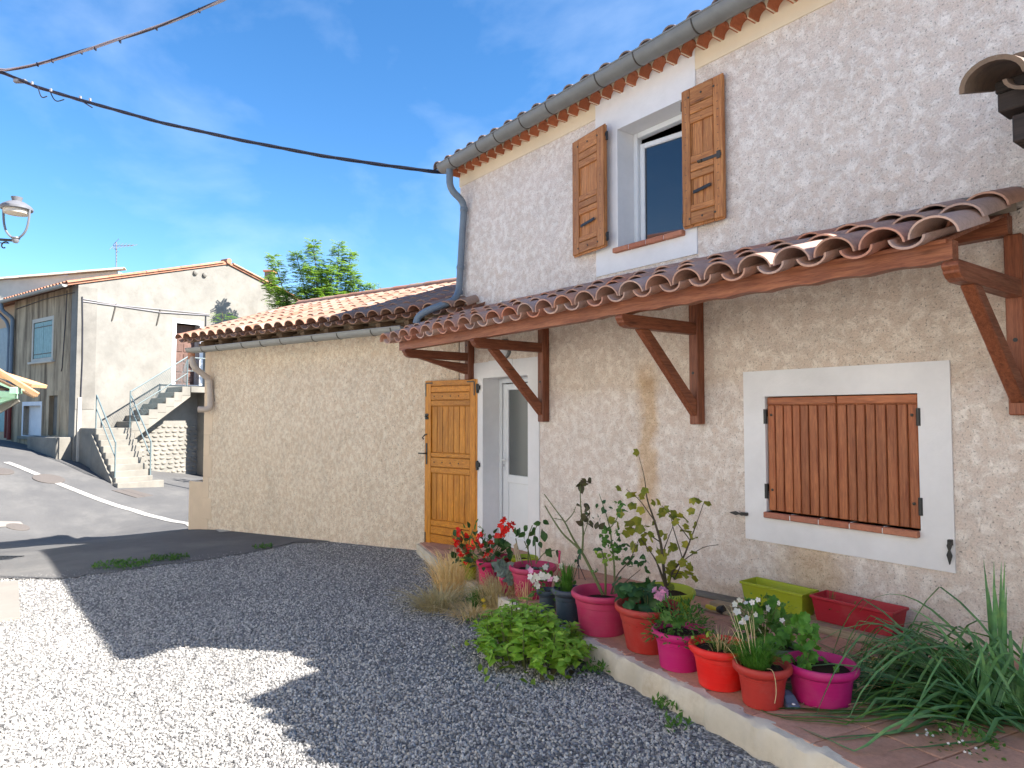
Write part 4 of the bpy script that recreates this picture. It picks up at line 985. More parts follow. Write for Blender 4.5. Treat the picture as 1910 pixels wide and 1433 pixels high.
pbeam((pA.x, pe+.20, pA.z), (pA.x+3.0, pe+.20, pA.z), .14, .095, 'purlin'); pbeam((pB.x, pe+.215, pB.z), (pB.x+3.0, pe+.215, pB.z), .15, .135, 'purlin'); pbeam((pC.x, pe+.20, pC.z), (pC.x+3.0, pe+.20, pC.z), .10, .06, 'lath')
MB().box(Fr((ptx+2.9, pe+.15, 0), (1, 0, 0)), (0, .25), (0, .25), (-.1, pB.z-.07)).obj('pier', M['stucco'], porch)
# the porch leans on a neighbouring house out of view
nb = thing('neighbour_house', (1.2, 2.0, 0), 'roughcast neighbouring house standing beyond the house corner', 'house')
MB().box(WFR, (XR+.03, 4.2), (.42, 5.0), (-.3, pz(.42)-.06)).obj('wall', M['stucco'], nb)
MB().box(WFR, (-.62, 3.0), (pe+.42, .415), (-.3, pz(pe+.42)-.06)).obj('porch_wall', M['stucco'], nb)
MB().box(WFR, (XR+.02, 4.3), (.40, 5.1), (pz(.42)-.055, pz(.42)+.03)).obj('roof', M['tile_dark'], nb)
# ================================================================== the old house across the street
def streaky(name, col, dark):
    t = NT(name); v = t.coord('World', (1, 1, 0.10)); v2 = t.coord('World'); s = t.noise(v, 3.2, 6, 0.7); f = t.noise(v2, 30, 5, 0.7); b = t.noise(v2, 1.3, 5, 0.7)
    c = t.mix(t.ramp(s, [(0.44, 0.0), (0.64, 0.85)]), col, dark); c = t.mix(0.6, c, t.ramp(b, [(0.3, 0.7), (0.7, 1.15)]), 'MULTIPLY')
    return t.done(c, 0.92, t.bump(f, 0.5, 0.006), 0.15)
M['old_front'] = streaky('streaked_render', (0.52, 0.395, 0.26), (0.11, 0.075, 0.05))
C0 = c2w(-12.83, 20, 0); C0.z = 0
gdir = (RT*.592+FH*.806).normalized(); fdir = (RT*-.806+FH*.592).normalized()
GF = Fr(C0, gdir, fdir); FF = Fr(C0, fdir, gdir)
def gab(px, py, off=0.0): p = hit(px, py, C0-fdir*off, fdir)-C0; return p.dot(gdir), p.z
def fac(px, py, off=0.0): p = hit(px, py, C0-gdir*off, gdir)-C0; return p.dot(fdir), p.z
oz, opk, opz, oW, oDp = 5.44, 4.73, 6.87, 9.46, 5.05
old = thing('old_village_house', GF.p(2.5, 2.0, 0.0), 'old lime rendered village house with grey streaked front and red verge tiles', 'house')
dl, dr, dt_, dbm = 2.95, 3.76, 4.62, 2.58
slab_with_holes(GF, 0, oW, -1.6, oz, [(dl, dr, dbm, dt_)], .42).obj('gable_wall', M['old_gable'], old)
MB().prism([GF.p(0, .001, oz), GF.p(oW, .001, oz), GF.p(opk, .001, opz)], fdir*.419).obj('gable_top', M['old_gable'], old, smooth='fix')
holesF = [(fac(97, 640)[0], fac(62, 640)[0], fac(80, 668)[1], fac(80, 600)[1]), (fac(75, 790)[0], fac(43, 790)[0], fac(60, 813)[1], fac(60, 757)[1]), (fac(107, 780)[0], fac(91, 780)[0], fac(100, 812)[1], fac(100, 738)[1])]
slab_with_holes(FF, 0.001, oDp, -1.6, oz-.02, holesF, .40, 0.001).obj('front_wall', M['old_front'], old)
MB().box(FF, (0.4, oDp), (4.6, 4.9), (-1.6, oz)).obj('inner_wall', M['pale'], old)
# corner strip of raw cement, white pipe casing
MB().box(GF, (-.004, .52), (-.012, .05), (1.75, oz-.05)).obj('corner_render', M['old_raw'], old)
MB().box(GF, (.06, .16), (-.05, .002), (0.15, 2.1)).obj('pipe_casing', M['pale'], old, bevel=.01)
# roof slabs with verge tiles
for sgn in (0, 1):
    a0, a1 = (-.30, opk) if sgn == 0 else (opk, oW+.3); rs = (opz-oz)/opk
    z0 = oz-.3*rs if sgn == 0 else opz; z1 = opz if sgn == 0 else oz-.3*rs
    P = [GF.p(a0, -.05, z0+.02), GF.p(a1, -.05, z1+.02), GF.p(a1, -.05, z1+.10), GF.p(a0, -.05, z0+.10)]
    MB().prism(P, fdir*(oDp+.10)).obj('roof', M['tile_old'], old)
vt = barrel('verge_tile', .085, .075, .07, .065, .42, .012, 8, False, M['tile_old'])
rs = math.atan((opz-oz)/opk)
for k in range(13):
    d = (gdir*math.cos(rs)+Vector((0, 0, math.sin(rs)))); put('verge_tile', vt, old, GF.p(-.32, -.02, oz-.32*math.tan(rs)+.09)+d*(k*.39), tile_rot(fdir, d, .03))
    d2 = (-gdir*math.cos(rs)+Vector((0, 0, math.sin(rs)))); put('verge_tile', vt, old, GF.p(oW+.32, -.02, oz-.32*math.tan(rs)+.09)+d2*(k*.39), tile_rot(fdir, d2, .03))
for k in range(21):   # ends of the cover tiles along the eaves
    d = (gdir*math.cos(rs)+Vector((0, 0, math.sin(rs)))); put('cover_tile', vt, old, GF.p(-.36, .12+k*.235, oz-.36*math.tan(rs)+.085), tile_rot(fdir, d, .04))
MB().tube([GF.p(opk, -.1, opz+.12), GF.p(opk, .3, opz+.14)], .10, 8).obj('ridge_end', M['tile_old'], old, smooth='fix')
# eaves gutter and downpipes of the front
gfo = Fr(FF.p(-.05, -.38, oz-.06), fdir, gdir); go = half_gutter(gfo, oDp+.3, .075).obj('gutter', M['gutter2'], old, smooth='fix')
MB().tube(bend([FF.p(oDp-.0, -.38, oz-.12), FF.p(oDp-.02, -.36, oz-.35), FF.p(oDp-.12, -.08, oz-.6), FF.p(oDp-.12, -.08, 2.1)], 5, .1), .06, 10).obj('downpipe', M['pipe'], old, smooth='fix')
MB().tube([FF.p(oDp-.12, -.08, 2.1), FF.p(oDp-.12, -.08, 0.75)], .062, 10).obj('downpipe_foot', M['pipe_red'], old, smooth='fix')
# front window: teal shutters
a, b, c, d = holesF[0]
wf = slab_with_holes(FF, a-.10, b+.10, c-.10, d+.12, [(a, b, c, d)], .2, -.008).obj('window', M['pale'], old)
for x0, x1 in ((a+.01, (a+b)/2-.01), ((a+b)/2+.01, b-.01)):
    n = 5
    for k in range(n): boxo('shutter_board', FF, (lerp(x0, x1, k/n)+.004, lerp(x0, x1, (k+1)/n)-.004), (.02, .05), (c+.01, d-.01), M['teal'], wf, .004)
    for zz in (.12, .86): boxo('strap_hinge', FF, (x0+.03, x1-.03), (.008, .021), (lerp(c, d, zz)-.015, lerp(c, d, zz)+.015), M['iron_old'], wf, 0)
MB().box(FF, (a-.22, b+.18), (-.09, .1), (c-.17, c-.10)).obj('sill', M['pale'], wf, bevel=.01)
# blocked opening with white frame, and the narrow niche
a, b, c, d = holesF[1]; nf = slab_with_holes(FF, a-.10, b+.10, c-.02, d+.13, [(a, b, c, d)], .25, -.010).obj('niche_frame', M['white'], old); MB().box(FF, (a-.02, b+.02), (.16, .20), (c-.02, d+.02)).obj('infill', M['white'], nf)
MB().box(FF, (a-.18, b+.18), (-.10, .12), (c-.12, c-.022)).obj('niche_sill', M['concrete'], old, bevel=.01)
a, b, c, d = holesF[2]; nf = slab_with_holes(FF, a-.16, b+.07, c-.02, d+.15, [(a, b, c, d)], .25, -.012).obj('niche_frame', M['old_front'], old); MB().box(FF, (a-.02, b+.02), (.12, .16), (c-.02, d+.02)).obj('infill', M['old_raw'], nf)
q = fac(80, 816); MB().box(FF, (.12, q[0]), (-.42, .002), (-1.5, 0.93)).obj('plinth', M['concrete'], old, bevel=.02)
# cables on the walls
MB().tube([GF.p(.10, -.03, oz-.35), GF.p(.13, -.03, 4.3), GF.p(.15, -.03, 3.2), GF.p(.13, -.03, 1.8)], .018, 6).obj('wall_cable', M['cable'], old, smooth='fix')
MB().tube([GF.p(.10, -.03, 4.95), GF.p(1.0, -.03, 4.94), GF.p(2.4, -.03, 4.90), GF.p(4.1, -.03, 5.0)], .014, 6).tube([GF.p(.10, -.03, 5.02), GF.p(1.2, -.03, 4.97), GF.p(4.1, -.03, 5.04)], .010, 6).obj('wall_cable', M['cable_grey'], old, smooth='fix')
MB().tube([GF.p(3.95, -.03, 5.0), GF.p(3.96, -.03, 3.2)], .014, 6).obj('wall_cable', M['cable'], old)
MB().tube([FF.p(.75, -.02, oz-.1), FF.p(.78, -.02, 4.6), FF.p(.95, -.02, 3.0), FF.p(1.0, -.02, 2.9)], .012, 6).tube([FF.p(.2, -.03, oz-.22), FF.p(2.4, -.03, oz-.2), FF.p(4.8, -.03, oz-.3)], .012, 6).obj('wall_cable', M['cable'], old)
for aa, zz in ((2.35, 4.75), (1.0, 4.75)): MB().bar(GF.p(aa-.05, -.02, zz-.28), GF.p(aa+.06, -.02, zz+.25), .03, .03).obj('wall_anchor', M['iron_old'], old)
for aa, zz in ((3.55, 6.35), (3.85, 6.33), (3.6, 5.45), (3.95, 5.35)): MB().lathe([(.10, 0), (.085, .06), (.03, .10)], (0, 0, 0), 10).obj('wall_stone', M['old_raw'], old) if False else None
for aa, zz in ((3.55, 6.38), (3.88, 6.36)):
    m = MB().lathe([(.085, 0), (.075, .06), (.03, .09)], (0, 0, 0), 10); m.v = [GF.p(aa+v.x, -v.z, zz+v.y) for v in m.v]; m.obj('wall_stone', M['old_raw'], old, smooth='fix')
# upper door
sur = slab_with_holes(GF, dl-.13, dr+.12, dbm-.02, dt_+.14, [(dl, dr, dbm, dt_)], .43, -.012).obj('door_surround', M['white'], old)
dj = MB().box(GF, (dl+.005, dr-.005), (.32, .36), (dbm+.01, dt_-.01)).obj('door', M['wood_door_old'], old)
for r_ in range(4):
    for cc in range(2): MB().box(GF, (lerp(dl+.04, dr-.04, cc/2)+.02, lerp(dl+.04, dr-.04, (cc+1)/2)-.02), (.30, .325), (dbm+.10+r_*.34, dbm+.38+r_*.34)).obj('panel', M['wood_door_old'], dj, bevel=.012)
# cobbled base of the gable
stm = []
for k in range(5):
    bm = bmesh.new(); bmesh.ops.create_icosphere(bm, subdivisions=1, radius=1.0)
    for v in bm.verts: v.co = Vector((v.co.x*rnd.uniform(.9, 1.1), v.co.y*rnd.uniform(.8, 1.1), v.co.z*rnd.uniform(.85, 1.1)))
    me = bpy.data.meshes.new('stone'); bm.to_mesh(me); bm.free(); me.polygons.foreach_set('use_smooth', [True]*len(me.polygons)); me.materials.append(M['stone']) ; stm.append(me)
base = MB().box(GF, (1.15, 4.6), (-.03, .01), (-1.3, 1.32)).obj('stone_base', M['old_gable'], old)
zr_ = -.55; row = 0
while zr_ < 1.25:
    xx = 1.2+(.09 if row % 2 else 0)
    while xx < 4.5:
        w_ = rnd.uniform(.13, .24); h_ = rnd.uniform(.09, .13)
        put('stone', stm[rnd.randrange(5)], base, GF.p(xx+w_/2, -.03, zr_+rnd.uniform(-.015, .015)), axes(GF.ex, GF.ey, GF.ez)@Matrix.Rotation(rnd.uniform(-.2, .2), 3, 'Y'), scale=(w_/2, .045, h_/2)); xx += w_+.03
    zr_ += .145; row += 1

# ------------------------------------------------------------------ outside stairs of the old house
stair = thing('outside_stairs', GF.p(.7, -1.8, -.3), 'pale concrete outside stairs in two flights up to the old house door', 'stairs')
za, zt4, n1_ = -.30, 1.20, 9; off1, off0 = 2.42, .98; tr1 = (off1-off0)/n1_; ri = (zt4-za)/n1_
for k in range(n1_):
    o1 = off1-k*tr1; MB().box(GF, (.12-.0*k, 1.12), (-o1, -off0+.0 if k == n1_-1 else -(o1-tr1)+.03), (-1.3, za+ri*(k+1))).obj('step', M['concrete'], stair, bevel=.012)
MB().box(GF, (.05, 1.3), (-off1-.28, -off1-.001), (-1.3, za+.04)).obj('step', M['concrete'], stair, bevel=.012)
MB().prism([GF.p(.06, -off1+.1, -1.3), GF.p(.06, -off0, -1.3), GF.p(.06, -off0, zt4-.16), GF.p(.06, -off1+.1, za+.05)], gdir*.055).obj('cheek', M['concrete'], stair)
MB().box(GF, (.12, 1.16), (-off0+.001, -.005), (-1.3, zt4+.0)).obj('landing', M['concrete'], stair, bevel=.01)
n2 = 7; tr2 = .255; r2 = (2.48-zt4)/n2
for k in range(n2):
    MB().box(GF, (1.161+k*tr2, 1.161+(k+1)*tr2+.02), (-.95, -.005), (zt4+r2*k-.10, zt4+r2*(k+1))).obj('step', M['concrete'], stair, bevel=.01)
xe = 1.161+n2*tr2
MB().prism([GF.p(1.161, -.94, zt4-.10), GF.p(1.161, -.94, zt4-.42), GF.p(xe+.02, -.94, 2.48-.32), GF.p(xe+.02, -.94, 2.48-.10)], fdir*.93).obj('stringer', M['stone'], stair)
MB().box(GF, (xe+.021, 4.35), (-.98, -.005), (2.30, 2.49)).obj('top_landing', M['concrete'], stair, bevel=.01)
MB().box(GF, (3.72, 4.3), (-.90, -.01), (-1.4, 2.295)).obj('pier', M['old_gable'], stair)
# railings
def rail(pts, r, nm='rail'): MB().tube(pts, r, 6).obj(nm, M['galv'], railing, smooth='fix')
railing = thing('stair_railing', GF.p(1.1, -.93, 1.2), 'grey blue steel railing along the outside stairs', 'railing')
A0, A1 = GF.p(1.13, -.93, 1.2), GF.p(2.86, -.93, 2.49); up1 = Vector((0, 0, 1.0))
rail([A0, A0+up1*1.1], .022, 'post'); rail([A1, A1+up1*.95], .022, 'post'); rail([A0+up1*1.08, A1+up1*.95], .022); rail([A0+up1*.55, A1+up1*.42], .016); rail([A1+up1*.93, GF.p(4.3, -.93, 3.42)], .022); rail([GF.p(4.3, -.93, 2.49), GF.p(4.3, -.93, 3.44)], .022, 'post'); rail([A1+up1*.5, GF.p(4.3, -.93, 2.99)], .014)
m = MB()
for k in range(36):
    t0 = k/36
    p = (A0+up1*.08).lerp(A1+up1*.02, t0); q = (A0+up1*1.05).lerp(A1+up1*.92, min(1, t0+.25)); m.tube([p, q], .003, 3, False)
    q2 = (A0+up1*1.05).lerp(A1+up1*.92, t0); p2 = (A0+up1*.08).lerp(A1+up1*.02, min(1, t0+.25)); m.tube([p2, q2], .003, 3, False)
o = m.obj('wire_mesh', M['galv'], railing); o['kind'] = 'stuff'
for sx in (.15, 1.10):
    T = GF.p(sx, -1.05, zt4); Bt = GF.p(sx, -off1+.12, za+ri)
    rail([T+up1*.0, T+up1*.95], .020, 'post') if sx < 1 else None
    rail([T+up1*.95, Bt+up1*.95], .022); rail([T+up1*.58, Bt+up1*.55], .018); rail([Bt, Bt+up1*.97], .022, 'post')

# ------------------------------------------------------------------ houses behind and to the left
bz = 29.0
def atw(px, py, z): return CAM+ray(px, py)*(z/(ray(px, py).dot(FH)))
bh = thing('pale_house_behind', atw(100, 800, bz), 'pale house behind the old one with a tile topped wall', 'house')
P = [atw(218, 506, bz), atw(-120, 534, bz), atw(-120, 900, bz), atw(218, 900, bz)]
MB().prism(P, FH*5).obj('wall', M['pale'], bh, smooth='fix')
a, b = atw(-120, 533, bz-.05), atw(222, 505, bz-.05); dv = (b-a).normalized(); n = int((b-a).length/.62)
vb = barrel('coping_tile', .17, .15, .12, .11, .66, .02, 8, False, m_tile('pale_tile', [(0.55, .48, .38), (.48, .40, .31), (.60, .52, .42)], .3))
for k in range(n+1): put('coping_tile', vb, bh, a+dv*(k*.62)+Vector((0, 0, .02)), tile_rot(FH, dv, .03))
an = thing('television_antenna', atw(217, 503, bz), 'thin metal television antenna on the pale house behind', 'antenna')
ab = atw(217, 503, bz); at = atw(217, 452, bz)
MB().tube([ab, at], .025, 6).obj('mast', M['lampm'], an)
b0, b1 = atw(211, 459, bz), atw(250, 458, bz); MB().tube([b0, b1], .018, 5).obj('boom', M['lampm'], an)
for q in range(7):
    c = b0.lerp(b1, q/6); e = Vector((0, 0, .22-.02*q))+FH*.25; MB().tube([c-e, c+e], .010, 4).obj('element', M['lampm'], an)
for q in (-1, 1): MB().tube([b0+Vector((0, 0, .05*q)), b0+Vector((0, 0, .30*q))+dv*.25], .012, 4).obj('reflector', M['lampm'], an)
lh = thing('peach_house', FF.p(7, 1, .8), 'peach rendered house with blue shutters next to the streaked front', 'house')
MB().box(FF, (oDp+.02, 10.5), (.05, 4), (-1.2, 5.35)).obj('wall', M['peach'], lh)
MB().prism([FF.p(oDp+.02, -.35, 5.30), FF.p(oDp+.02, 2.6, 6.2), FF.p(oDp+.02, 2.6, 6.32), FF.p(oDp+.02, -.35, 5.42)], fdir*5.5).obj('roof', M['tile_old'], lh)
for z0, z1 in ((3.1, 4.6), (1.0, 2.1)):
    for q in range(6): boxo('shutter_board', FF, (oDp+.62+q*.13, oDp+.74+q*.13), (.02, .049), (z0, z1), M['pipe'] if z0 > 2 else M['teal'], lh, .004)
MB().tube(bend([FF.p(oDp+.9, -.30, 5.2), FF.p(oDp+.3, -.10, 4.75), FF.p(oDp+.22, -.06, 4.4), FF.p(oDp+.22, -.06, 2.1)], 5, .15), .055, 10).obj('downpipe', M['pipe'], lh, smooth='fix')
MB().tube([FF.p(oDp+.22, -.06, 2.1), FF.p(oDp+.22, -.06, .8)], .058, 10).obj('downpipe_foot', M['pipe_red'], lh, smooth='fix')
ch = thing('chimney_stack', atw(502, 600, 30), 'brown rendered chimney rising behind the tree', 'chimney')
q0 = atw(502, 620, 30); q1 = atw(502, 509, 30); cf = Fr(q0, RT, FH); MB().box(cf, (-.18, .18), (-.2, .2), (-4, (q1-q0).z)).obj('shaft', M['old_raw'], ch, bevel=.02); MB().box(cf, (-.23, .23), (-.25, .25), ((q1-q0).z, (q1-q0).z+.08)).obj('cap', M['tile_old'], ch, bevel=.01)

# ------------------------------------------------------------------ unseen houses added behind the camera; their sunlit fronts light the yard
oppY = -6.5
for i, (x0, x1, hh, mt, lab) in enumerate(((-19, -10.2, 5.5, 'opp1', 'unseen pale ochre house added to reflect sunlight into the yard'), (-10.15, -2.2, 5.2, 'opp2', 'unseen cream house added to reflect sunlight into the yard'), (-2.15, 7.5, 5.1, 'opp1', 'unseen long ochre house added behind the camera to reflect sunlight'))):
    h = thing('unseen_house', ((x0+x1)/2, oppY-2.5, gz((x0+x1)/2, oppY)), lab, 'house'); F2 = Fr((x1, oppY, 0), (-1, 0, 0), (0, -1, 0)); L = x1-x0; zz0 = gz((x0+x1)/2, oppY)-1
    hs_ = []
    nwin = int(L//2.6)
    for k in range(nwin):
        xc_ = L*(k+.5)/nwin; hs_ += [(xc_-.45, xc_+.45, zz0+4.2, zz0+5.3), (xc_-.45, xc_+.45, zz0+1.9, zz0+3.1)]
    slab_with_holes(F2, 0, L, zz0, zz0+1+hh, hs_, .35).obj('wall', M[mt], h)
    MB().box(F2, (.02, L-.02), (.36, 5), (zz0, zz0+1+hh-.02)).obj('core', M[mt], h)
    for (a, b, c, d) in hs_: boxo('window', F2, (a, b), (.2, .24), (c, d), M['glass_up'], h, 0); boxo('shutter', F2, (a-.46, a-.01), (-.045, -.003), (c, d), M['pale'], h, .004); boxo('shutter', F2, (b+.01, b+.46), (-.045, -.003), (c, d), M['teal'], h, .004)
    MB().prism([F2.p(-.1, -.4, zz0+1+hh), F2.p(-.1, 3, zz0+2+hh), F2.p(-.1, 6, zz0+1+hh), F2.p(-.1, 6, zz0+.9+hh), F2.p(-.1, -.4, zz0+.9+hh)], F2.ex*(L+.2)).obj('roof', M['tile_old'], h)

# ------------------------------------------------------------------ mint painted porch at the left edge
mp_ = thing('painted_porch', atw(-90, 900, 9.0), 'small porch roof end with mint green rafters and sunlit orange boards', 'porch')
def mbar(nm, p, q, z, w, h, mat, dz=0.0): baro(nm, atw(p[0], p[1], z), atw(q[0], q[1], z+dz), w, h, mat, mp_, .004)
M['plank_orange'] = m_wood('orange_board', (0.50, 0.27, 0.13), (0.66, 0.40, 0.22), 'x', .7, knots=False)
mbar('verge_board', (-150, 601), (70, 737), 8.92, .05, .060, M['plank_orange'])
mbar('verge_board', (-150, 638), (64, 741), 9.02, .04, .030, M['wood_old'])
mbar('roof_board', (-150, 652), (74, 721), 9.25, .30, .050, M['plank_orange'])
mbar('rafter', (-150, 655), (44, 731), 9.1, .05, .05, M['mint'])
mbar('rafter', (-150, 724), (32, 738), 9.0, .06, .085, M['mint'])
mbar('brace', (-150, 800), (32, 738), 9.03, .06, .06, M['mint'])
MB().box(Fr(atw(29.5, 729, 8.93), RT, FH), (-.05, .05), (-.05, .05), (-.045, .045)).obj('rafter_end', M['mint'], mp_, bevel=.006)
mbar('soffit_board', (-150, 690), (24, 728), 9.3, .3, .02, M['wood_old'])
mbar('soffit_board', (-150, 850), (34, 744), 9.15, .02, .10, M['old_raw'])
pb0 = atw(-130, 700, 9.05); MB().box(Fr((pb0.x, pb0.y, 0), RT, FH), (-.07, .07), (-.07, .07), (gz(pb0.x, pb0.y)-.1, pb0.z)).obj('post', M['mint'], mp_, bevel=.006)

# ------------------------------------------------------------------ pole with street lamp, overhead cables
pz_ = 10.0; pbase = c2w(-8.35, pz_, 0); pg = gz(pbase.x, pbase.y)
pole = thing('utility_pole', (pbase.x, pbase.y, pg), 'wooden utility pole carrying the lamp and the cables', 'pole')
MB().tube([(pbase.x, pbase.y, pg-.3), (pbase.x, pbase.y, 7.6)], [.13, .10], 12).obj('shaft', M['wood_old'], pole, smooth='fix')
sl = thing('street_lamp', atw(27, 452, pz_), 'grey lantern street lamp on a curled iron bracket', 'street lamp')
lc = lambda px, py: atw(px, py, pz_)
sc_ = pz_/FPX
hub = lc(29, 449)
MB().lathe([(.028, -.035), (.045, -.01), (.045, .02), (.06, .035), (.055, .05)], hub, 14).obj('hub', M['lampm'], sl, smooth='fix')
ztop = lc(28, 390).z; hw = 25*sc_
for sx in (-1, 1):
    pts = [hub+Vector((0, 0, .03)), hub+RT*(sx*.07)+Vector((0, 0, .05)), hub+RT*(sx*.15)+Vector((0, 0, .14)), hub+RT*(sx*.185)+Vector((0, 0, .28)), Vector((hub.x, hub.y, ztop))+RT*(sx*hw)]
    MB().tube(bend(pts, 4, .06), .016, 8).obj('yoke_arm', M['lampm'], sl, smooth='fix')
cc = Vector((hub.x, hub.y, ztop))
MB().lathe([(hw*1.0, -.02), (hw*1.06, -.01), (hw*1.06, .02), (hw*.9, .055), (hw*.55, .10), (hw*.3, .115), (.06, .12), (.075, .175), (.06, .178)], cc, 24).obj('cap', M['lampm'], sl, smooth='fix')
MB().lathe([(hw*.82, -.075), (hw*.86, -.021)], cc, 20).obj('reflector', M['pale'], sl, smooth='fix')
arm_end = Vector((pbase.x, pbase.y, lc(-60, 444).z)); MB().tube([hub-Vector((0, 0, .0)), hub-RT*.3+Vector((0, 0, .02)), arm_end], .020, 8).obj('bracket_arm', M['iron'], sl, smooth='fix')
sp_ = []
for k in range(26):
    a = k/25*4.6; r_ = .075*(1-k/25*.78); sp_.append(hub+RT*(-.16+r_*math.cos(a+.6))+Vector((0, 0, -.085+r_*math.sin(a+.6))))
MB().tube([arm_end-Vector((0, 0, .45)), hub-RT*.45-Vector((0, 0, .16)), hub-RT*.27-Vector((0, 0, .03))]+sp_, .010, 6).obj('scroll', M['iron'], sl, smooth='fix')
def cable(name, pts3, r, strands, mat, lab, twist=3.0, spread=1.0):
    t_ = thing(name, pts3[0], lab, 'cable')
    P = resample(pts3, 90)
    for s in range(strands):
        q = []
        for i, p in enumerate(P):
            a = i*twist/6+s*2*math.pi/strands; q.append(p+Vector((0, 0, 1))*(math.cos(a)*r*spread)+RT*(math.sin(a)*r*spread))
        MB().tube(q, r, 5).obj('strand', mat if not isinstance(mat, list) else mat[s % len(mat)], t_, smooth='fix')
    return t_
top = Vector((pbase.x, pbase.y, lc(-40, 128).z+.12))
pxp = [(8, 137, 9.85), (70, 163, 9.7), (150, 187, 9.5), (300, 229, 9.25), (450, 262, 9.0), (600, 291, 8.8), (720, 309, 8.65), (812, 321, 8.5)]
e_ = Vector((onwall(830, 322, .1).x, -.02, onwall(822, 322, .3).z))
c1 = cable('overhead_cable', [top]+[atw(*q) for q in pxp]+[Vector((XL+.0, -.1, atw(*pxp[-1]).z-.0))], .0115, 4, M['cable'], 'black twisted overhead cable running to the corner of the gutter', 2.2, 1.2)
bx_ = atw(38, 151, 9.8); MB().box(Fr(bx_, RT, FH), (-.09, .09), (-.03, .03), (-.03, .02)).obj('junction_box', M['lampm'], c1, bevel=.008)
for q in ((60, 159), (95, 172), (150, 186), (168, 190)): p = atw(q[0], q[1]-4, 9.6); MB().box(Fr(p, RT, FH), (-.014, .014), (-.012, .012), (-.025, .02)).obj('clamp', M['cable_grey'], c1, bevel=.004)
m = MB(); 
for q in ((70, 160, 88, 176), (92, 168, 120, 182)): a, b = atw(q[0], q[1], 9.65), atw(q[2], q[3], 9.6); m.tube(bend([a, a.lerp(b, .4)-Vector((0, 0, .14)), b-Vector((0, 0, .03))], 6, .15), .008, 5)
m.tube([atw(145, 184, 9.5), atw(172, 201, 9.45)], .009, 5); m.obj('loose_wire', M['cable'], c1, smooth='fix')
px2 = [(5, 132, 9.85), (60, 123, 9.6), (130, 103, 9.3), (220, 74, 9.0), (300, 48, 8.7), (370, 20, 8.4), (420, -2, 8.15), (700, -160, 7.4)]
endm = Vector((-3.2, 0.9, 7.0))
c2 = cable('overhead_cable', [top]+[atw(*q) for q in px2]+[endm], .011, 3, [M['cable'], M['cable_grey'], M['cable_grey']], 'grey and black overhead cable climbing to a mast on the roof', 2.0, 1.3)
for q in ((70, 120, 9.55), (98, 113, 9.45), (152, 97, 9.25), (178, 90, 9.15), (224, 76, 9.0), (292, 52, 8.75), (372, 19, 8.4)): MB().box(Fr(atw(*q), RT, FH), (-.007, .007), (-.02, .02), (-.03, .02)).obj('tie', M['cable'], c2)
ms = thing('roof_mast', (endm.x, endm.y, roofz(endm.y)), 'steel cable mast standing on the house roof', 'mast'); MB().tube([(endm.x, endm.y, roofz(endm.y)-.05), (endm.x, endm.y, endm.z+.1)], .03, 10).obj('tube', M['lampm'], ms, smooth='fix'); MB().lathe([(.07, -.05), (.05, .08), (.03, .09)], (endm.x, endm.y, roofz(endm.y)+.04), 12).obj('flashing', M['lampm'], ms, smooth='fix')
# ================================================================== plants: leaf and flower shapes
def grid_leaf(name, mat, wfun, n=5, fold=.18, droop=.18, cup=0.0):
    V = []; Fc = []
    for i in range(n+1):
        t_ = i/n; w = wfun(t_); z = -droop*t_*t_
        V += [(t_, w, z+fold*abs(w)*1.0), (t_, 0, z), (t_, -w, z+fold*abs(w))]
    for i in range(n):
        a = i*3; Fc += [(a, a+1, a+4, a+3), (a+1, a+2, a+5, a+4)]
    return MB().add(V, Fc).mesh(name, mat, smooth=True)
def lobed_leaf(name, mat, lobes=5, depth=.35, n=24, ruffle=.05):
    V = [(0.12, 0, 0)]; Fc = []
    for k in range(n+1):
        a = -math.pi*.86+2*math.pi*.86*k/n; r_ = .5*(1-depth*.5+depth*.5*math.cos(lobes*a*.98)+.04*math.cos(lobes*3*a))
        V.append((.42+r_*math.cos(a)*1.05, r_*math.sin(a)*1.08, ruffle*math.sin(3*a)-.12*r_*r_*2))
    for k in range(n): Fc.append((0, k+1, k+2))
    return MB().add(V, Fc).mesh(name, mat, smooth=True)
M['leaf_mint'] = m_leaf('leaf_mint', [(0.16, 0.30, 0.035), (0.27, 0.46, 0.05), (0.42, 0.58, 0.10)], .3)
M['leaf_dark'] = m_leaf('leaf_dark', [(0.020, 0.055, 0.020), (0.04, 0.10, 0.03), (0.06, 0.13, 0.04)], .2, .4)
M['leaf_green'] = m_leaf('leaf_green', [(0.045, 0.11, 0.02), (0.08, 0.19, 0.035), (0.14, 0.26, 0.05)], .3)
M['leaf_lime'] = m_leaf('leaf_lime', [(0.14, 0.24, 0.02), (0.22, 0.34, 0.04), (0.30, 0.40, 0.06)], .35)
M['leaf_olive'] = m_leaf('leaf_olive', [(0.10, 0.15, 0.025), (0.26, 0.27, 0.035), (0.38, 0.32, 0.05)], .35)
M['leaf_bronze'] = m_leaf('leaf_bronze', [(0.05, 0.03, 0.025), (0.07, 0.07, 0.03), (0.10, 0.06, 0.035)], .2)
M['leaf_grey'] = m_leaf('leaf_grey', [(0.10, 0.14, 0.12), (0.16, 0.21, 0.18), (0.12, 0.11, 0.11)], .1, .6)
M['leaf_blue'] = m_leaf('leaf_bluegreen', [(0.08, 0.19, 0.09), (0.13, 0.29, 0.12), (0.21, 0.37, 0.14)], .25, .4)
M['leaf_grass'] = m_leaf('leaf_grass', [(0.05, 0.14, 0.02), (0.09, 0.23, 0.03), (0.13, 0.30, 0.05)], .3)
M['straw'] = m_leaf('straw', [(0.58, 0.42, 0.22), (0.76, 0.58, 0.33), (0.85, 0.70, 0.46)], .2, .7)
M['twig'] = m_plain('twig_bark', (0.10, 0.075, 0.045), .8, .3)
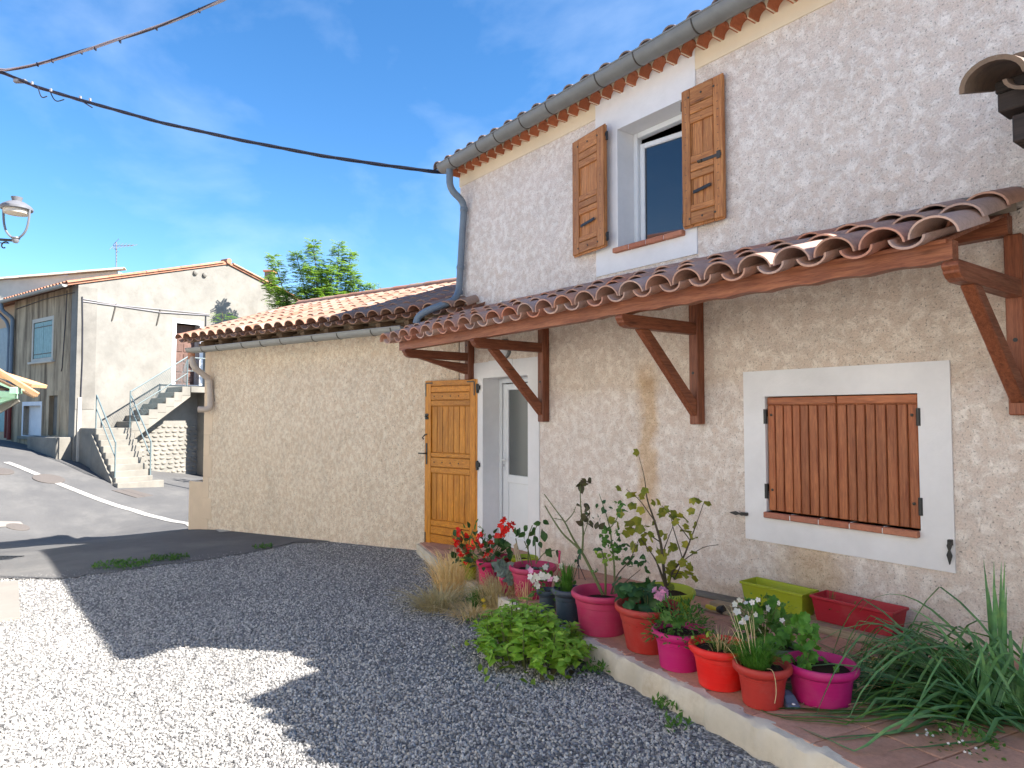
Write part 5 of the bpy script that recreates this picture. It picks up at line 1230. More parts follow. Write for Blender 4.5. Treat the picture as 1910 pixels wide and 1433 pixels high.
M['twig_green'] = m_plain('green_stem', (0.13, 0.15, 0.05), .6, .2)
M['petal_red'] = m_leaf('petal_red', [(0.62, 0.012, 0.012), (0.78, 0.03, 0.02)], .25)
M['petal_pink'] = m_leaf('petal_pink', [(0.70, 0.25, 0.50), (0.78, 0.40, 0.62)], .3)
M['petal_white'] = m_leaf('petal_white', [(0.72, 0.66, 0.68), (0.80, 0.78, 0.80)], .3)
M['petal_yellow'] = m_leaf('petal_yellow', [(0.75, 0.55, 0.02), (0.80, 0.65, 0.05)], .3)
ov = lambda w: (lambda t: w*math.sin(math.pi*min(1, t**.85))**.9*(1-.25*t))
LF = {}
for k, mt in (('mint', 'leaf_mint'), ('dark', 'leaf_dark'), ('green', 'leaf_green'), ('lime', 'leaf_lime'), ('bronze', 'leaf_bronze'), ('grey', 'leaf_grey')): LF[k] = grid_leaf('leaf', M[mt], ov(.36))
LF['narrow'] = grid_leaf('leaf', M['leaf_green'], ov(.16)); LF['narrowd'] = grid_leaf('leaf', M['leaf_dark'], ov(.17))
LF['olive'] = lobed_leaf('leaf', M['leaf_olive'], 5, .20); LF['gera'] = lobed_leaf('leaf', M['leaf_green'], 7, .12); LF['gerad'] = lobed_leaf('leaf', M['leaf_dark'], 7, .12); LF['gerl'] = lobed_leaf('leaf', M['leaf_grass'], 7, .2)
def leafo(parent, kind, p, d, nrm, L, nm='leaf'):
    d = Vector(d).normalized(); nrm = Vector(nrm); s_ = nrm.cross(d)
    if s_.length < 1e-3: s_ = d.orthogonal()
    s_.normalize(); n2 = d.cross(s_)
    return put(nm, LF[kind], parent, p, axes(d, s_, n2), scale=(L, L*rnd.uniform(.85, 1.15), L))
def petals(name, mat, n, cup=.25, w=.42, seg=3):
    m = MB()
    for k in range(n):
        a = 2*math.pi*k/n+rnd.uniform(-.2, .2); d = Vector((math.cos(a), math.sin(a), 0)); s_ = Vector((-d.y, d.x, 0)); l = rnd.uniform(.85, 1.1)
        m.add([Vector((0, 0, 0)), d*.5*l+s_*w+Vector((0, 0, cup*.5)), d*l+s_*w*.45+Vector((0, 0, cup*.9)), d*l-s_*w*.45+Vector((0, 0, cup)), d*.5*l-s_*w+Vector((0, 0, cup*.45))], [(0, 1, 2, 3, 4)])
    return m.mesh(name, mat)
FL = dict(red=petals('flower', M['petal_red'], 5, .5), red2=petals('flower', M['petal_red'], 4, .2, .55), pink=petals('flower', M['petal_pink'], 5, .3), white=petals('flower', M['petal_white'], 5, .15), yellow=petals('flower', M['petal_yellow'], 8, .1, .25))
def flower(parent, kind, p, nrm, s):
    q = Vector(nrm).normalized().to_track_quat('Z', 'Y').to_matrix()
    return put('flower', FL[kind], parent, p, q@Matrix.Rotation(rnd.uniform(0, 6), 3, 'Z'), scale=(s, s, s))
def rv(s=1.0): return Vector((rnd.gauss(0, 1), rnd.gauss(0, 1), rnd.gauss(0, 1)))*s
TOC = lambda p: (CAM-Vector(p)).normalized()
def dome_leaves(parent, kind, c, rx, rz, n, L, joined=None, mat=None, up=.5, shell=.55):
    """leaves spread through a dome; singly as parts, or joined in one part"""
    m = MB() if joined else None
    for _ in range(n):
        a = rnd.uniform(0, 2*math.pi); e = math.asin(rnd.uniform(-.15, 1)); r_ = rnd.uniform(shell, 1)
        o = Vector((math.cos(a)*math.cos(e), math.sin(a)*math.cos(e), math.sin(e)))
        p = Vector(c)+Vector((o.x*rx*r_, o.y*rx*r_, max(o.z, -.1)*rz*r_)); d = (o+Vector((0, 0, up*rnd.uniform(-.6, .8)))+rv(.35)).normalized(); nrm = (Vector((0, 0, 1))+o*.6+rv(.3))
        if joined: m.leaf(p, d, nrm, L*rnd.uniform(.6, 1.2), L*rnd.uniform(.35, .6), .15, .15)
        else: leafo(parent, kind, p, d, nrm, L*rnd.uniform(.65, 1.15))
    if joined:
        o = m.obj('foliage', mat, parent); o['kind'] = 'stuff'
def grass_tuft(parent, c, n, h, spread, w, mat, nm='blades', lean=(0, 0)):
    m = MB()
    for _ in range(n):
        a = rnd.uniform(0, 2*math.pi); r0 = rnd.uniform(0, spread*.45); l = h*rnd.uniform(.45, 1.1); o = Vector((math.cos(a), math.sin(a), 0)); s_ = rnd.uniform(.1, 1.0)*spread
        b = Vector(c)+o*r0; dx = Vector((lean[0], lean[1], 0))*l
        m.blade([b, b+o*(s_*.25)+Vector((0, 0, l*.5))+dx*.3, b+o*(s_*.6)+Vector((0, 0, l*.85))+dx*.7, b+o*s_+Vector((0, 0, l*rnd.uniform(.7, 1.0)))+dx], w*rnd.uniform(.6, 1.2), nrm=o+Vector((0, 0, .4)))
    o = m.obj(nm, mat, parent); o['kind'] = 'stuff'; return o

# ================================================================== flower pots on the terrace
def atw_h(px, py, depth): r_ = ray(px, py); return CAM+r_*(depth/r_.dot(FH))
PG = 'plastic flower pots lined up on the terrace'
def pot(x0, x1, yr, yb, col, taper, lab, soil=.84, band=True, hook=None, lip=.022):
    xm_ = (x0+x1)/2; p = onterrace(xm_, yb)
    dh = (p-CAM); dh.z = 0; dh.normalize(); r_ = (x1-x0)/2*(p-CAM).dot(FH)/FPX
    for _ in range(3):
        c = p+dh*(r_*taper); r_ = (x1-x0)/2*(c-CAM).dot(FH)/FPX
    zt_ = tz(c.x)+.006; H = atw_h(xm_, yr, (c-CAM).dot(FH)).z-zt_; c.z = zt_
    t_ = thing('flower_pot', c, lab, 'flower pot', PG)
    rb = r_*taper; rl = r_-lip
    f = lambda z: lerp(rb, rl, z/H)
    prof = [(rb*.93, 0), (rb*.985, .004), (rb, .015)]
    if band: prof += [(f(.66*H), .66*H), (f(.665*H)+.004, .672*H)]
    prof += [(f(H-.05)+.004*band, H-.05), (r_-.008, H-.040), (r_, H-.030), (r_+.001, H-.012), (r_-.005, H-.002), (r_-.014, H), (r_-.022, H-.006), (rl-.010, H-.04), (f(soil*H)-.012, soil*H-.02)]
    MB().lathe(prof, c, 40).obj('pot_body', M['pot_'+col], t_, smooth='fix')
    m = MB(); n = 20; V = [c+Vector((0, 0, soil*H+.008))]
    for k in range(n): a = 2*math.pi*k/n; V.append(c+Vector((math.cos(a)*(f(soil*H)-.010), math.sin(a)*(f(soil*H)-.010), soil*H+rnd.uniform(-.006, .006))))
    for k in range(n): a = 2*math.pi*k/n; V.append(c+Vector((math.cos(a)*(f(soil*H)-.010), math.sin(a)*(f(soil*H)-.010), soil*H-.06)))
    m.add(V, [(0, 1+k, 1+(k+1) % n) for k in range(n)]+[(1+k, 1+n+k, 1+n+(k+1) % n, 1+(k+1) % n) for k in range(n)]); m.obj('soil', M['soil'], t_, smooth='fix')
    return dict(c=c, r=r_, H=H, top=c+Vector((0, 0, soil*H)), rs=f(soil*H)-.02, depth=(c-CAM).dot(FH))
P_ = {}
P_['a'] = pot(859, 893, 1040, 1084, 'lime', .72, 'lime green pot with red begonias at the far end of the row')
P_['c'] = pot(918, 957, 1036, 1080, 'wine', .75, 'dark red pot behind the pink begonia pot beside the door')
P_['b'] = pot(888, 934, 1045, 1094, 'pink', .74, 'pink pot with red begonias between lime pot and small hanging pot')
P_['d2'] = pot(952, 1004, 1038, 1088, 'lime', .78, 'lime green pot half hidden behind the wide pink pot by the door')
P_['s'] = pot(931, 958, 1076, 1109, 'pink', .72, 'small pink pot overhung by grey rosette leaves', band=False, lip=.01)
P_['d'] = pot(950, 1038, 1054, 1120, 'raspberry', .74, 'wide pink pot with canes and a young rose before the door', soil=.80)
P_['e'] = pot(1001, 1042, 1099, 1146, 'navy', .76, 'small navy pot with pale pink periwinkles')
P_['f'] = pot(1030, 1091, 1097, 1166, 'navy', .72, 'navy pot with a tuft of chives')
P_['h'] = pot(1186, 1296, 1098, 1165, 'lime', .74, 'large lime green pot holding the yellowing currant bush', soil=.76)
P_['g'] = pot(1067, 1180, 1101, 1191, 'raspberry', .74, 'large raspberry pot holding the tall thorny rose', soil=.72)
P_['i'] = pot(1149, 1270, 1126, 1224, 'brick', .66, 'brick red pot with a pink geranium beside the raspberry pot', soil=.84)
P_['l'] = pot(1416, 1494, 1202, 1272, 'grey', .78, 'grey pot with white flowered geranium behind the front pots')
P_['j'] = pot(1218, 1319, 1172, 1258, 'magenta', .72, 'magenta pot with bushy herbs next to the brick red pot', soil=.86)
P_['k'] = pot(1288, 1401, 1200, 1294, 'red', .70, 'bright scarlet pot with sparse seedlings', soil=.84)
P_['m'] = pot(1371, 1475, 1235, 1329, 'terra', .68, 'dull red pot with a mound of fine grass')
P_['n'] = pot(1468, 1597, 1234, 1326, 'magenta', .76, 'magenta pot with one leafy geranium shoot at the near end', soil=.80)
UPV = Vector((0, 0, 1))
def plant(name, key, lab, cat='plant', group=None): return thing(name, P_[key]['top'], lab, cat, group)
def wire(parent, pts, r, mat, nm='stem'): return MB().tube(bend(pts, 3, .05) if len(pts) > 2 else pts, r, 5).obj(nm, mat, parent, smooth='fix')

# --- begonias (lime, pink)
for key, lab, nl, rx, rz, fls in (('a', 'red flowering begonia growing in the lime pot', 46, .17, .30, [(858, 988), (866, 998), (850, 1003), (855, 1013), (872, 1022), (862, 1036), (869, 1038)]), ('b', 'red flowering begonia growing in the pink pot', 50, .19, .27, [(885, 1009), (893, 1003), (911, 1015), (907, 1042), (901, 1022), (939, 985), (950, 978), (955, 986), (935, 976), (943, 990), (935, 992)])):
    q = P_[key]; t_ = plant('begonia', key, lab, 'begonia', 'red begonias by the door')
    dome_leaves(t_, 'dark', q['top']+UPV*.02, rx, rz, nl, .075); dome_leaves(t_, 'narrow', q['top']+UPV*.05, rx*1.2, rz*1.05, nl, .055)
    m = MB()
    for k in range(9):
        e = q['top']+Vector((rnd.uniform(-rx, rx), rnd.uniform(-rx, rx), rz*rnd.uniform(.6, 1))); m.tube([q['top'], q['top'].lerp(e, .5)+rv(.01), e], .004, 5)
    m.obj('stems', M['twig_green'], t_)
    for (fx, fy) in fls:
        p = atw_h(fx, fy, q['depth']-rnd.uniform(.02, .16))
        for _ in range(3): flower(t_, rnd.choice(['red', 'red2']), p+rv(.022), TOC(p)+rv(.6), rnd.uniform(.020, .032))
    p = atw_h(935, 990, q['depth']-.05)
    if key == 'b':
        wire(t_, [q['top'], atw_h(930, 1020, q['depth']), p], .004, M['twig']); [leafo(t_, 'dark', atw_h(rnd.uniform(925, 942), rnd.uniform(980, 990), q['depth']), rv(), TOC(p)+rv(.4), .07) for _ in range(5)]; [leafo(t_, 'dark', atw_h(rnd.uniform(925, 950), rnd.uniform(1010, 1035), q['depth']-.05), rv(), TOC(p)+rv(.4), .08) for _ in range(12)]
# --- grey rosette
q = P_['s']; t_ = plant('grey_rosette_plant', 's', 'grey leaved rosette plant spilling from the small pink pot')
for c_ in ((938, 1062), (945, 1072), (950, 1080), (930, 1056), (944, 1058)):
    p0 = atw_h(c_[0], c_[1], q['depth']-.12)
    for k in range(12): a = rnd.uniform(0, 6.28); d = RT*math.cos(a)+UPV*math.sin(a)*.8+TOC(p0)*.3; leafo(t_, 'grey', p0, d, TOC(p0)+rv(.3), rnd.uniform(.05, .08))
wire(t_, [q['top'], atw_h(944, 1066, q['depth']-.1)], .008, M['twig_green'])
# --- canes and young rose in the wide pink pot
q = P_['d']; t_ = plant('young_rose', 'd', 'sparse young rose with drooping leaves in the wide pink pot', 'rose'); D_ = q['depth']
for pts in ([(975, 1052), (965, 1020), (962, 1005)], [(985, 1050), (985, 1000), (993, 980)], [(1000, 1052), (998, 1010), (997, 985), (1008, 975)], [(992, 1055), (985, 1025), (978, 1010)], [(1000, 1050), (1015, 1030), (1035, 1026)]): wire(t_, [atw_h(x, y, D_+rnd.uniform(-.05, .05)) for x, y in pts], .0045, M['twig_green'])
for (x, y) in [(968, 985), (979, 992), (968, 987), (984, 980), (995, 990), (1010, 988), (1014, 992), (1009, 975), (1013, 970), (978, 1005), (990, 1006), (1000, 1007), (1006, 1010), (984, 1004), (1018, 1024), (1027, 1022), (1036, 1028), (995, 1000), (962, 998), (1013, 990), (997, 983)]: p = atw_h(x, y, D_+rnd.uniform(-.08, .08)); leafo(t_, 'dark', p, Vector((0, 0, -1))+rv(.6), TOC(p)+rv(.5), rnd.uniform(.06, .09))
cn = thing('support_canes', q['top'], 'three pale bamboo canes stuck in the wide pink pot', 'cane')
for a, b in (((961, 1014), (968, 1047)), ((963, 1013), (972, 1047)), ((959, 1016), (964, 1048))): MB().tube([atw_h(*a, D_-.02), atw_h(b[0], b[1], D_-.05)], .006, 6).obj('cane', M['wood_pale'], cn)
for k in range(10): p = q['top']+Vector((rnd.uniform(-.1, .1), rnd.uniform(-.1, .1), .01)); leafo(t_, 'grey', p, rv()+UPV, UPV+rv(.4), .07)
# --- periwinkles
q = P_['e']; t_ = plant('periwinkle', 'e', 'pale pink periwinkle flowering in the small navy pot', 'flower'); dome_leaves(t_, 'green', q['top'], .12, .17, 70, .05)
for (x, y) in [(990, 1064), (998, 1075), (993, 1082), (1003, 1078), (1017, 1058), (1010, 1072), (1022, 1075), (1014, 1077), (989, 1076), (1001, 1090), (1046, 1056), (1026, 1080), (1037, 1080), (1003, 1093)]: p = atw_h(x, y, q['depth']-.10); flower(t_, rnd.choice(['white', 'white', 'pink']), p, TOC(p)+rv(.4), .026)
# --- chives
q = P_['f']; t_ = plant('chives', 'f', 'upright tuft of green chives in the navy pot', 'herb'); grass_tuft(t_, q['top']+Vector((-.02, 0, 0)), 170, .22, .09, .006, M['leaf_grass']); dome_leaves(t_, 'green', q['top'], .13, .08, 40, .035)
hk = thing('hanging_hook', P_['f']['top'], 'black plastic plant hanger hook standing between the pots', 'hook'); D_ = q['depth']+.5
MB().tube(bend([atw_h(1078, 1052, D_), atw_h(1078, 1040, D_), atw_h(1083, 1033, D_), atw_h(1077, 1031, D_)], 4, .04), .008, 6).obj('hook', M['iron'], hk, smooth='fix'); MB().tube([atw_h(1079, 1052, D_), atw_h(1070, 1080, D_)], .003, 4).tube([atw_h(1079, 1052, D_), atw_h(1092, 1082, D_)], .003, 4).tube([atw_h(1079, 1052, D_), atw_h(1080, 1080, D_-.1)], .003, 4).obj('hanger_wire', M['iron'], hk)
# --- tall rose: canes measured on the photograph, at the depth of its pot
Z5 = lambda x, y: (1000+x/4.941, 830+y/4.941)
q = P_['g']; D_ = q['depth']; t_ = plant('tall_rose', 'g', 'tall thorny rose with bare canes in the large raspberry pot', 'rose')
def cane(pts, r0, r1, dz0=0, dz1=0, mat='twig_green'):
    P = [atw_h(*Z5(x, y), D_+lerp(dz0, dz1, i/(len(pts)-1))) for i, (x, y) in enumerate(pts)]; n = len(bend(P, 3, .05)); m = MB().tube(bend(P, 3, .05), [lerp(r0, r1, i/(n-1)) for i in range(n)], 6)
    for i in range(len(P)-1):
        for _ in range(3): b_ = P[i].lerp(P[i+1], rnd.random()); m.tube([b_, b_+rv(.006)], [.003, .0005], 4)
    return m.obj('cane', M[mat], t_, smooth='fix')
cane([(615, 1380), (520, 1180), (430, 1000), (380, 940), (250, 830), (150, 680), (80, 560)], .011, .004, 0, .1); cane([(400, 955), (330, 850), (270, 715), (180, 600), (75, 455)], .007, .003, .05, 0); cane([(425, 1000), (435, 800), (410, 560), (405, 380)], .007, .003, .03, -.1); cane([(268, 712), (340, 640), (365, 570)], .004, .002); cane([(250, 695), (160, 675)], .003, .002)
cane([(640, 1380), (640, 1100), (600, 960)], .008, .004, 0, -.1); cane([(725, 1375), (720, 1100), (680, 760), (640, 620), (580, 450)], .007, .002, 0, .1); cane([(690, 1375), (740, 1200), (870, 1060), (950, 860)], .006, .002, 0, -.1, 'twig'); cane([(700, 1375), (850, 1240), (960, 1150)], .004, .002, -.05, -.15, 'twig'); cane([(430, 860), (500, 640), (480, 580)], .003, .002); cane([(650, 800), (750, 690), (770, 560)], .004, .002)
for (x, y, k, n) in [(410, 345, 'bronze', 7), (450, 320, 'bronze', 2), (460, 370, 'bronze', 3), (465, 630, 'bronze', 5), (500, 640, 'dark', 3), (565, 645, 'dark', 2), (440, 560, 'bronze', 3), (465, 735, 'bronze', 5), (590, 565, 'dark', 3), (680, 575, 'dark', 3), (575, 780, 'bronze', 2), (760, 545, 'green', 10), (780, 600, 'green', 8), (670, 790, 'green', 10), (630, 830, 'green', 9), (740, 810, 'green', 7), (640, 900, 'green', 12), (740, 900, 'dark', 6), (700, 950, 'green', 12), (560, 950, 'dark', 5), (590, 1000, 'lime', 10), (640, 1040, 'lime', 8), (760, 960, 'green', 9), (810, 950, 'dark', 5), (730, 1020, 'green', 8), (630, 1100, 'lime', 5), (850, 1050, 'dark', 8), (840, 1110, 'dark', 8), (970, 1060, 'dark', 8), (980, 1120, 'dark', 6), (550, 1170, 'green', 3), (380, 1030, 'dark', 4)]:
    for _ in range(n): px, py = Z5(x+rnd.uniform(-32, 32), y+rnd.uniform(-28, 28)); p = atw_h(px, py, D_+rnd.uniform(-.14, .14)); leafo(t_, k, p, rv()+Vector((0, 0, -.1)), TOC(p)+UPV*.4+rv(.6), rnd.uniform(.028, .05) if k != 'bronze' else rnd.uniform(.05, .075))
# --- currant
q = P_['h']; D_ = q['depth']; t_ = plant('currant_bush', 'h', 'yellowing lobed leaved currant bush in the large lime pot', 'bush')
for pts, r0, r1 in (([(1200, 1340), (1180, 1180), (1150, 900), (1090, 700), (1020, 500), (1000, 300), (940, 80)], .013, .0015), ([(1205, 1330), (1150, 1180), (1100, 1050), (960, 860)], .010, .003), ([(1215, 1330), (1240, 1180), (1350, 1060), (1420, 880), (1480, 720), (1550, 520)], .010, .002), ([(1300, 1110), (1420, 1020), (1540, 940), (1680, 920)], .004, .002), ([(1350, 1050), (1260, 760), (1240, 640)], .004, .002), ([(1180, 960), (1280, 700)], .004, .002), ([(1090, 700), (950, 500), (830, 410)], .004, .002), ([(1420, 880), (1300, 720), (1160, 560)], .004, .002), ([(1150, 900), (1000, 800), (870, 760)], .005, .002), ([(1240, 1200), (1300, 1180), (1440, 1200)], .004, .002), ([(1270, 1240), (1320, 1150), (1340, 1040)], .006, .003)):
    cane(pts, r0, r1, 0, rnd.uniform(-.12, .12), 'twig')
for (x, y) in [(935, 60), (825, 410), (960, 450), (1040, 480), (1100, 520), (870, 480), (1000, 460), (1060, 450), (845, 615), (980, 630), (1060, 580), (940, 530), (1160, 655), (1130, 700), (1210, 570), (1260, 580), (1180, 560), (1270, 630), (1345, 630), (1435, 625), (1470, 545), (1555, 505), (1615, 515), (1430, 690), (1400, 780), (1450, 760), (1470, 810), (1490, 740), (1360, 700), (1510, 850), (850, 725), (920, 715), (950, 750), (790, 700), (770, 690), (900, 820), (860, 790), (1030, 810), (990, 740), (1085, 745), (1090, 830), (1130, 830), (1170, 840), (1210, 840), (1060, 900), (960, 910), (900, 940), (1265, 920), (1380, 915), (1110, 970), (1150, 960), (1240, 985), (1220, 1020), (1270, 1000), (1460, 980), (1290, 1080), (1330, 1080), (1230, 1150), (1430, 1090), (1450, 1080), (1360, 1180), (1440, 1200), (1490, 1200), (1470, 1170), (1390, 1200), (1430, 1150), (1260, 1290), (1250, 1260)]:
    px, py = Z5(x, y); p = atw_h(px, py, D_+rnd.uniform(-.15, .15)); leafo(t_, 'olive', p-RT*.03, RT*rnd.uniform(-1, 1)+UPV*rnd.uniform(-.5, .2)+rv(.3), TOC(p)*.7+UPV*rnd.uniform(.2, .9)+rv(.35), rnd.uniform(.05, .085))
# --- geraniums and herbs
q = P_['i']; t_ = plant('pink_geranium', 'i', 'geranium with one pink flower head in the brick red pot', 'geranium')
for _ in range(30): a = rnd.uniform(0, 6.28); p = q['top']+Vector((math.cos(a)*rnd.uniform(.02, .15), math.sin(a)*rnd.uniform(.02, .15), rnd.uniform(.03, .19)))-RT*.05; leafo(t_, 'gerad', p, rv()+Vector((math.cos(a), math.sin(a), 0)), TOC(p)+UPV*.8+rv(.3), rnd.uniform(.07, .11))
m = MB(); hd = atw_h(1233, 1107, q['depth']-.12)
for k in range(8): m.tube([q['top'], q['top']+Vector((rnd.uniform(-.1, .1), rnd.uniform(-.1, .1), .12))], .004, 5)
m.tube([q['top'], hd], .004, 5).obj('stems', M['twig_green'], t_)
for _ in range(18): o = rv().normalized(); flower(t_, 'pink', hd+Vector((o.x*.045, o.y*.04, o.z*.03)), o+TOC(hd), .020)
q = P_['j']; t_ = plant('potted_herbs', 'j', 'bushy green herbs overflowing the magenta pot', 'herb'); dome_leaves(t_, 'narrow', q['top'], .20, .20, 150, .045); dome_leaves(t_, 'green', q['top'], .19, .20, 60, .035); dome_leaves(t_, None, q['top'], .20, .19, 500, .025, True, M['leaf_green'])
for _ in range(5): p = q['top']+Vector((rnd.uniform(-.1, .15), rnd.uniform(-.15, 0), rnd.uniform(.04, .14))); leafo(t_, 'gera', p, rv(), TOC(p)+UPV, .075)
q = P_['k']; t_ = plant('seedlings', 'k', 'sparse weedy seedlings in the bright scarlet pot'); dome_leaves(t_, 'narrow', q['top']+Vector((-.03, -.03, 0)), .15, .10, 60, .035); dome_leaves(t_, 'lime', q['top']+Vector((-.08, -.05, .03)), .05, .08, 14, .035); grass_tuft(t_, q['top'], 60, .11, .14, .003, M['straw']); grass_tuft(t_, q['top'], 60, .10, .13, .004, M['leaf_green'])
q = P_['l']; t_ = plant('white_geranium', 'l', 'white flowered geranium and tall stalks in the grey pot', 'geranium'); cc_ = q['top']-RT*.07
for _ in range(60): a = rnd.uniform(0, 6.28); p = cc_+Vector((math.cos(a)*rnd.uniform(0, .17), math.sin(a)*rnd.uniform(0, .15), rnd.uniform(.02, .26))); leafo(t_, 'gerl' if rnd.random() < .5 else 'gera', p, rv()+Vector((math.cos(a), math.sin(a), 0)), TOC(p)+UPV*.6+rv(.4), rnd.uniform(.05, .085))
dome_leaves(t_, None, cc_+UPV*.08, .20, .22, 350, .022, True, M['leaf_green'])
m = MB()
for (x, y) in [(1380, 1119), (1371, 1127), (1391, 1125), (1403, 1124), (1414, 1119), (1432, 1135), (1453, 1125), (1375, 1141), (1382, 1162), (1459, 1157), (1386, 1160), (1418, 1176), (1392, 1154), (1410, 1147)]: p = atw_h(x, y, q['depth']-.1); flower(t_, 'white', p, TOC(p)+rv(.5), rnd.uniform(.014, .024)); m.tube([cc_+UPV*.05, (cc_+UPV*.05).lerp(p, .6)+UPV*.02, p], .002, 4)
m.obj('stems', M['twig_green'], t_)
q = P_['m']; t_ = plant('fine_grass', 'm', 'mound of fine dark grass with dry stalks in the dull red pot', 'grass'); grass_tuft(t_, q['top']-RT*.03, 900, .13, .13, .005, M['leaf_grass']); grass_tuft(t_, q['top']-RT*.05, 16, .30, .16, .004, M['straw'], 'dry_stalks', (-.25, 0))
wire(t_, [q['top'], q['c']+UPV*(q['H']+.02)-FH*(q['r']+.01), q['c']+UPV*(q['H']*.6)-FH*(q['r']+.012)+RT*.012, q['c']+UPV*(q['H']*.28)-FH*(q['r']*.95)+RT*.008], .002, M['straw'], 'runner')
q = P_['n']; t_ = plant('geranium_shoot', 'n', 'single leafy geranium shoot in the near magenta pot', 'geranium'); b_ = q['top']-RT*.07
m = MB()
for k in range(5): m.tube([b_, b_+Vector((rnd.uniform(-.05, .05), rnd.uniform(-.05, .05), rnd.uniform(.08, .2)))], .004, 5)
m.obj('stems', M['twig_green'], t_)
for _ in range(52): z = rnd.random(); p = b_+Vector((rnd.gauss(0, .055*(1.2-z)), rnd.gauss(0, .05*(1.2-z)), .02+z*.22)); leafo(t_, 'gerl', p, rv(), TOC(p)+UPV*.5+rv(.4), rnd.uniform(.035, .06))

# ================================================================== window boxes on boards along the wall, odds and ends
def trough(pxl, pxr, pyb, off, w, h, col, lab, zoff):
    xl, xr = onwall(pxl, pyb, off+w/2).x, onwall(pxr, pyb, off+w/2).x; xm_ = (xl+xr)/2; zb_ = tz(xm_)+zoff
    t_ = thing('window_box', (xm_, -off, zb_), lab, 'window box', 'empty window boxes along the wall'); L = xr-xl; V = []
    ring = lambda l, ww, z: [Vector((xm_+sx*l/2, -off+sy*ww/2, zb_+z)) for sx, sy in ((-1, -1), (1, -1), (1, 1), (-1, 1))]
    rs = [ring(L*.90, w*.72, 0), ring(L*.97, w*.95, h-.02), ring(L, w*1.08, h-.018), ring(L, w*1.08, h), ring(L*.965, w*.92, h), ring(L*.88, w*.66, .03)]
    for r_ in rs: V += r_
    Fc = [(3, 2, 1, 0)]
    for i in range(len(rs)-1):
        for k in range(4): Fc.append((i*4+k, i*4+(k+1) % 4, i*4+4+(k+1) % 4, i*4+4+k))
    Fc.append(tuple(range(20, 24)))
    MB().add(V, Fc).obj('trough', M['pot_'+col], t_, bevel=.006, seg=2); MB().add(ring(L*.93, w*.80, h*.55)+ring(L*.93, w*.80, h*.50), [(0, 1, 2, 3), (7, 6, 5, 4)]).obj('soil', M['soil'], t_)
    return t_, xm_, zb_
trough(1381, 1498, 1160, .20, .20, .175, 'lime', 'empty lime green window box beside the red one', .055)
tb_, xr_, zr2 = trough(1512, 1668, 1195, .20, .20, .165, 'boxred', 'empty dark red window box beside the lime green one', .055)
sp_ = thing('weeds_in_box', (xr_, -.2, zr2+.1), 'few thin weeds sprouting in the red window box', 'weed'); grass_tuft(sp_, (xr_-.18, -.2, zr2+.09), 12, .12, .08, .003, M['leaf_green']); dome_leaves(sp_, 'narrow', (xr_-.05, -.2, zr2+.09), .14, .07, 14, .03)
BG = 'weathered boards lying along the wall'
for i, (a, b, off, w, z, mt, lab) in enumerate(((1292, 1520, .06, .09, .03, 'old_raw', 'grey weathered board lying hard against the house wall'), (1330, 1700, .30, .09, .05, 'wood_pale', 'long pale board under the front edge of the window boxes'), (1380, 1690, .12, .10, .05, 'wood_pale', 'pale board under the back of the window boxes'), (1300, 1480, .40, .05, .02, 'wood_pale', 'narrow pale lath lying before the boards'))):
    xa_, xb_ = onwall(a, 1150, off).x, onwall(b, 1190, off).x; p0 = Vector((xa_, -off, tz(xa_)+.006+z/2)); p1 = Vector((xb_, -off, tz(xb_)+.006+z/2))
    o = baro('board', p0, p1, w, z, M[mt], None, .004); label(o, lab, 'board')
xa_ = onwall(1660, 1210, .25).x; o = boxo('concrete_block', WFR, (xa_-.04, xa_+.06), (-.33, -.03), (tz(xa_)+.004, tz(xa_)+.054), M['concrete'], None, .006); label(o, 'grey block under the right end of the red window box', 'block')
p0 = onterrace(1318, 1140); p1 = onterrace(1338, 1145); p2 = onterrace(1349, 1147); tl = thing('garden_tool', p0, 'yellow handled garden tool with black head on the terrace', 'tool')
M['yellow'] = m_plain('yellow_plastic', (0.62, 0.48, 0.03), .4, .1)
MB().tube([p0+UPV*.035, p0.lerp(p1, .5)+UPV*.03, p1+UPV*.03], [.016, .02, .014], 10).obj('handle', M['yellow'], tl, smooth='fix'); MB().tube([p1+UPV*.03, p1.lerp(p2, .5)+UPV*.034, p2+UPV*.035, p2+UPV*.035+(p2-p1)*.3], [.018, .03, .034, .02], 12).obj('head', M['iron'], tl, smooth='fix')
p0 = onterrace(1478, 1322); nz = thing('garden_nozzle', p0, 'small grey blue plastic part lying between the last two pots', 'plastic part'); M['bluegrey'] = m_plain('bluegrey_plastic', (0.10, 0.13, 0.19), .3, .3)
m = MB(); f_ = Fr(p0, RT, FH); rg = []
for y, w, h in ((-.02, .036, .02), (0, .038, .028), (.03, .032, .05), (.07, .020, .062), (.09, .014, .055)): rg.append([f_.p(-w, y, .004), f_.p(w, y, .004), f_.p(w*.8, y, h), f_.p(-w*.8, y, h)])
V = sum(rg, []); m.add(V, [(3, 2, 1, 0), (16, 17, 18, 19)]+[(i*4+k, i*4+(k+1) % 4, i*4+4+(k+1) % 4, i*4+4+k) for i in range(4) for k in range(4)]); m.obj('body', M['bluegrey'], nz, bevel=.006, seg=2); MB().lathe([(.008, 0), (.007, .004)], f_.p(0, -.015, .026), 10).obj('cap', M['pvc'], nz)
pk = thing('pink_hook', onterrace(1042, 1060), 'pink plastic hanger hook behind the periwinkles', 'hook'); D_ = P_['e']['depth']+.45
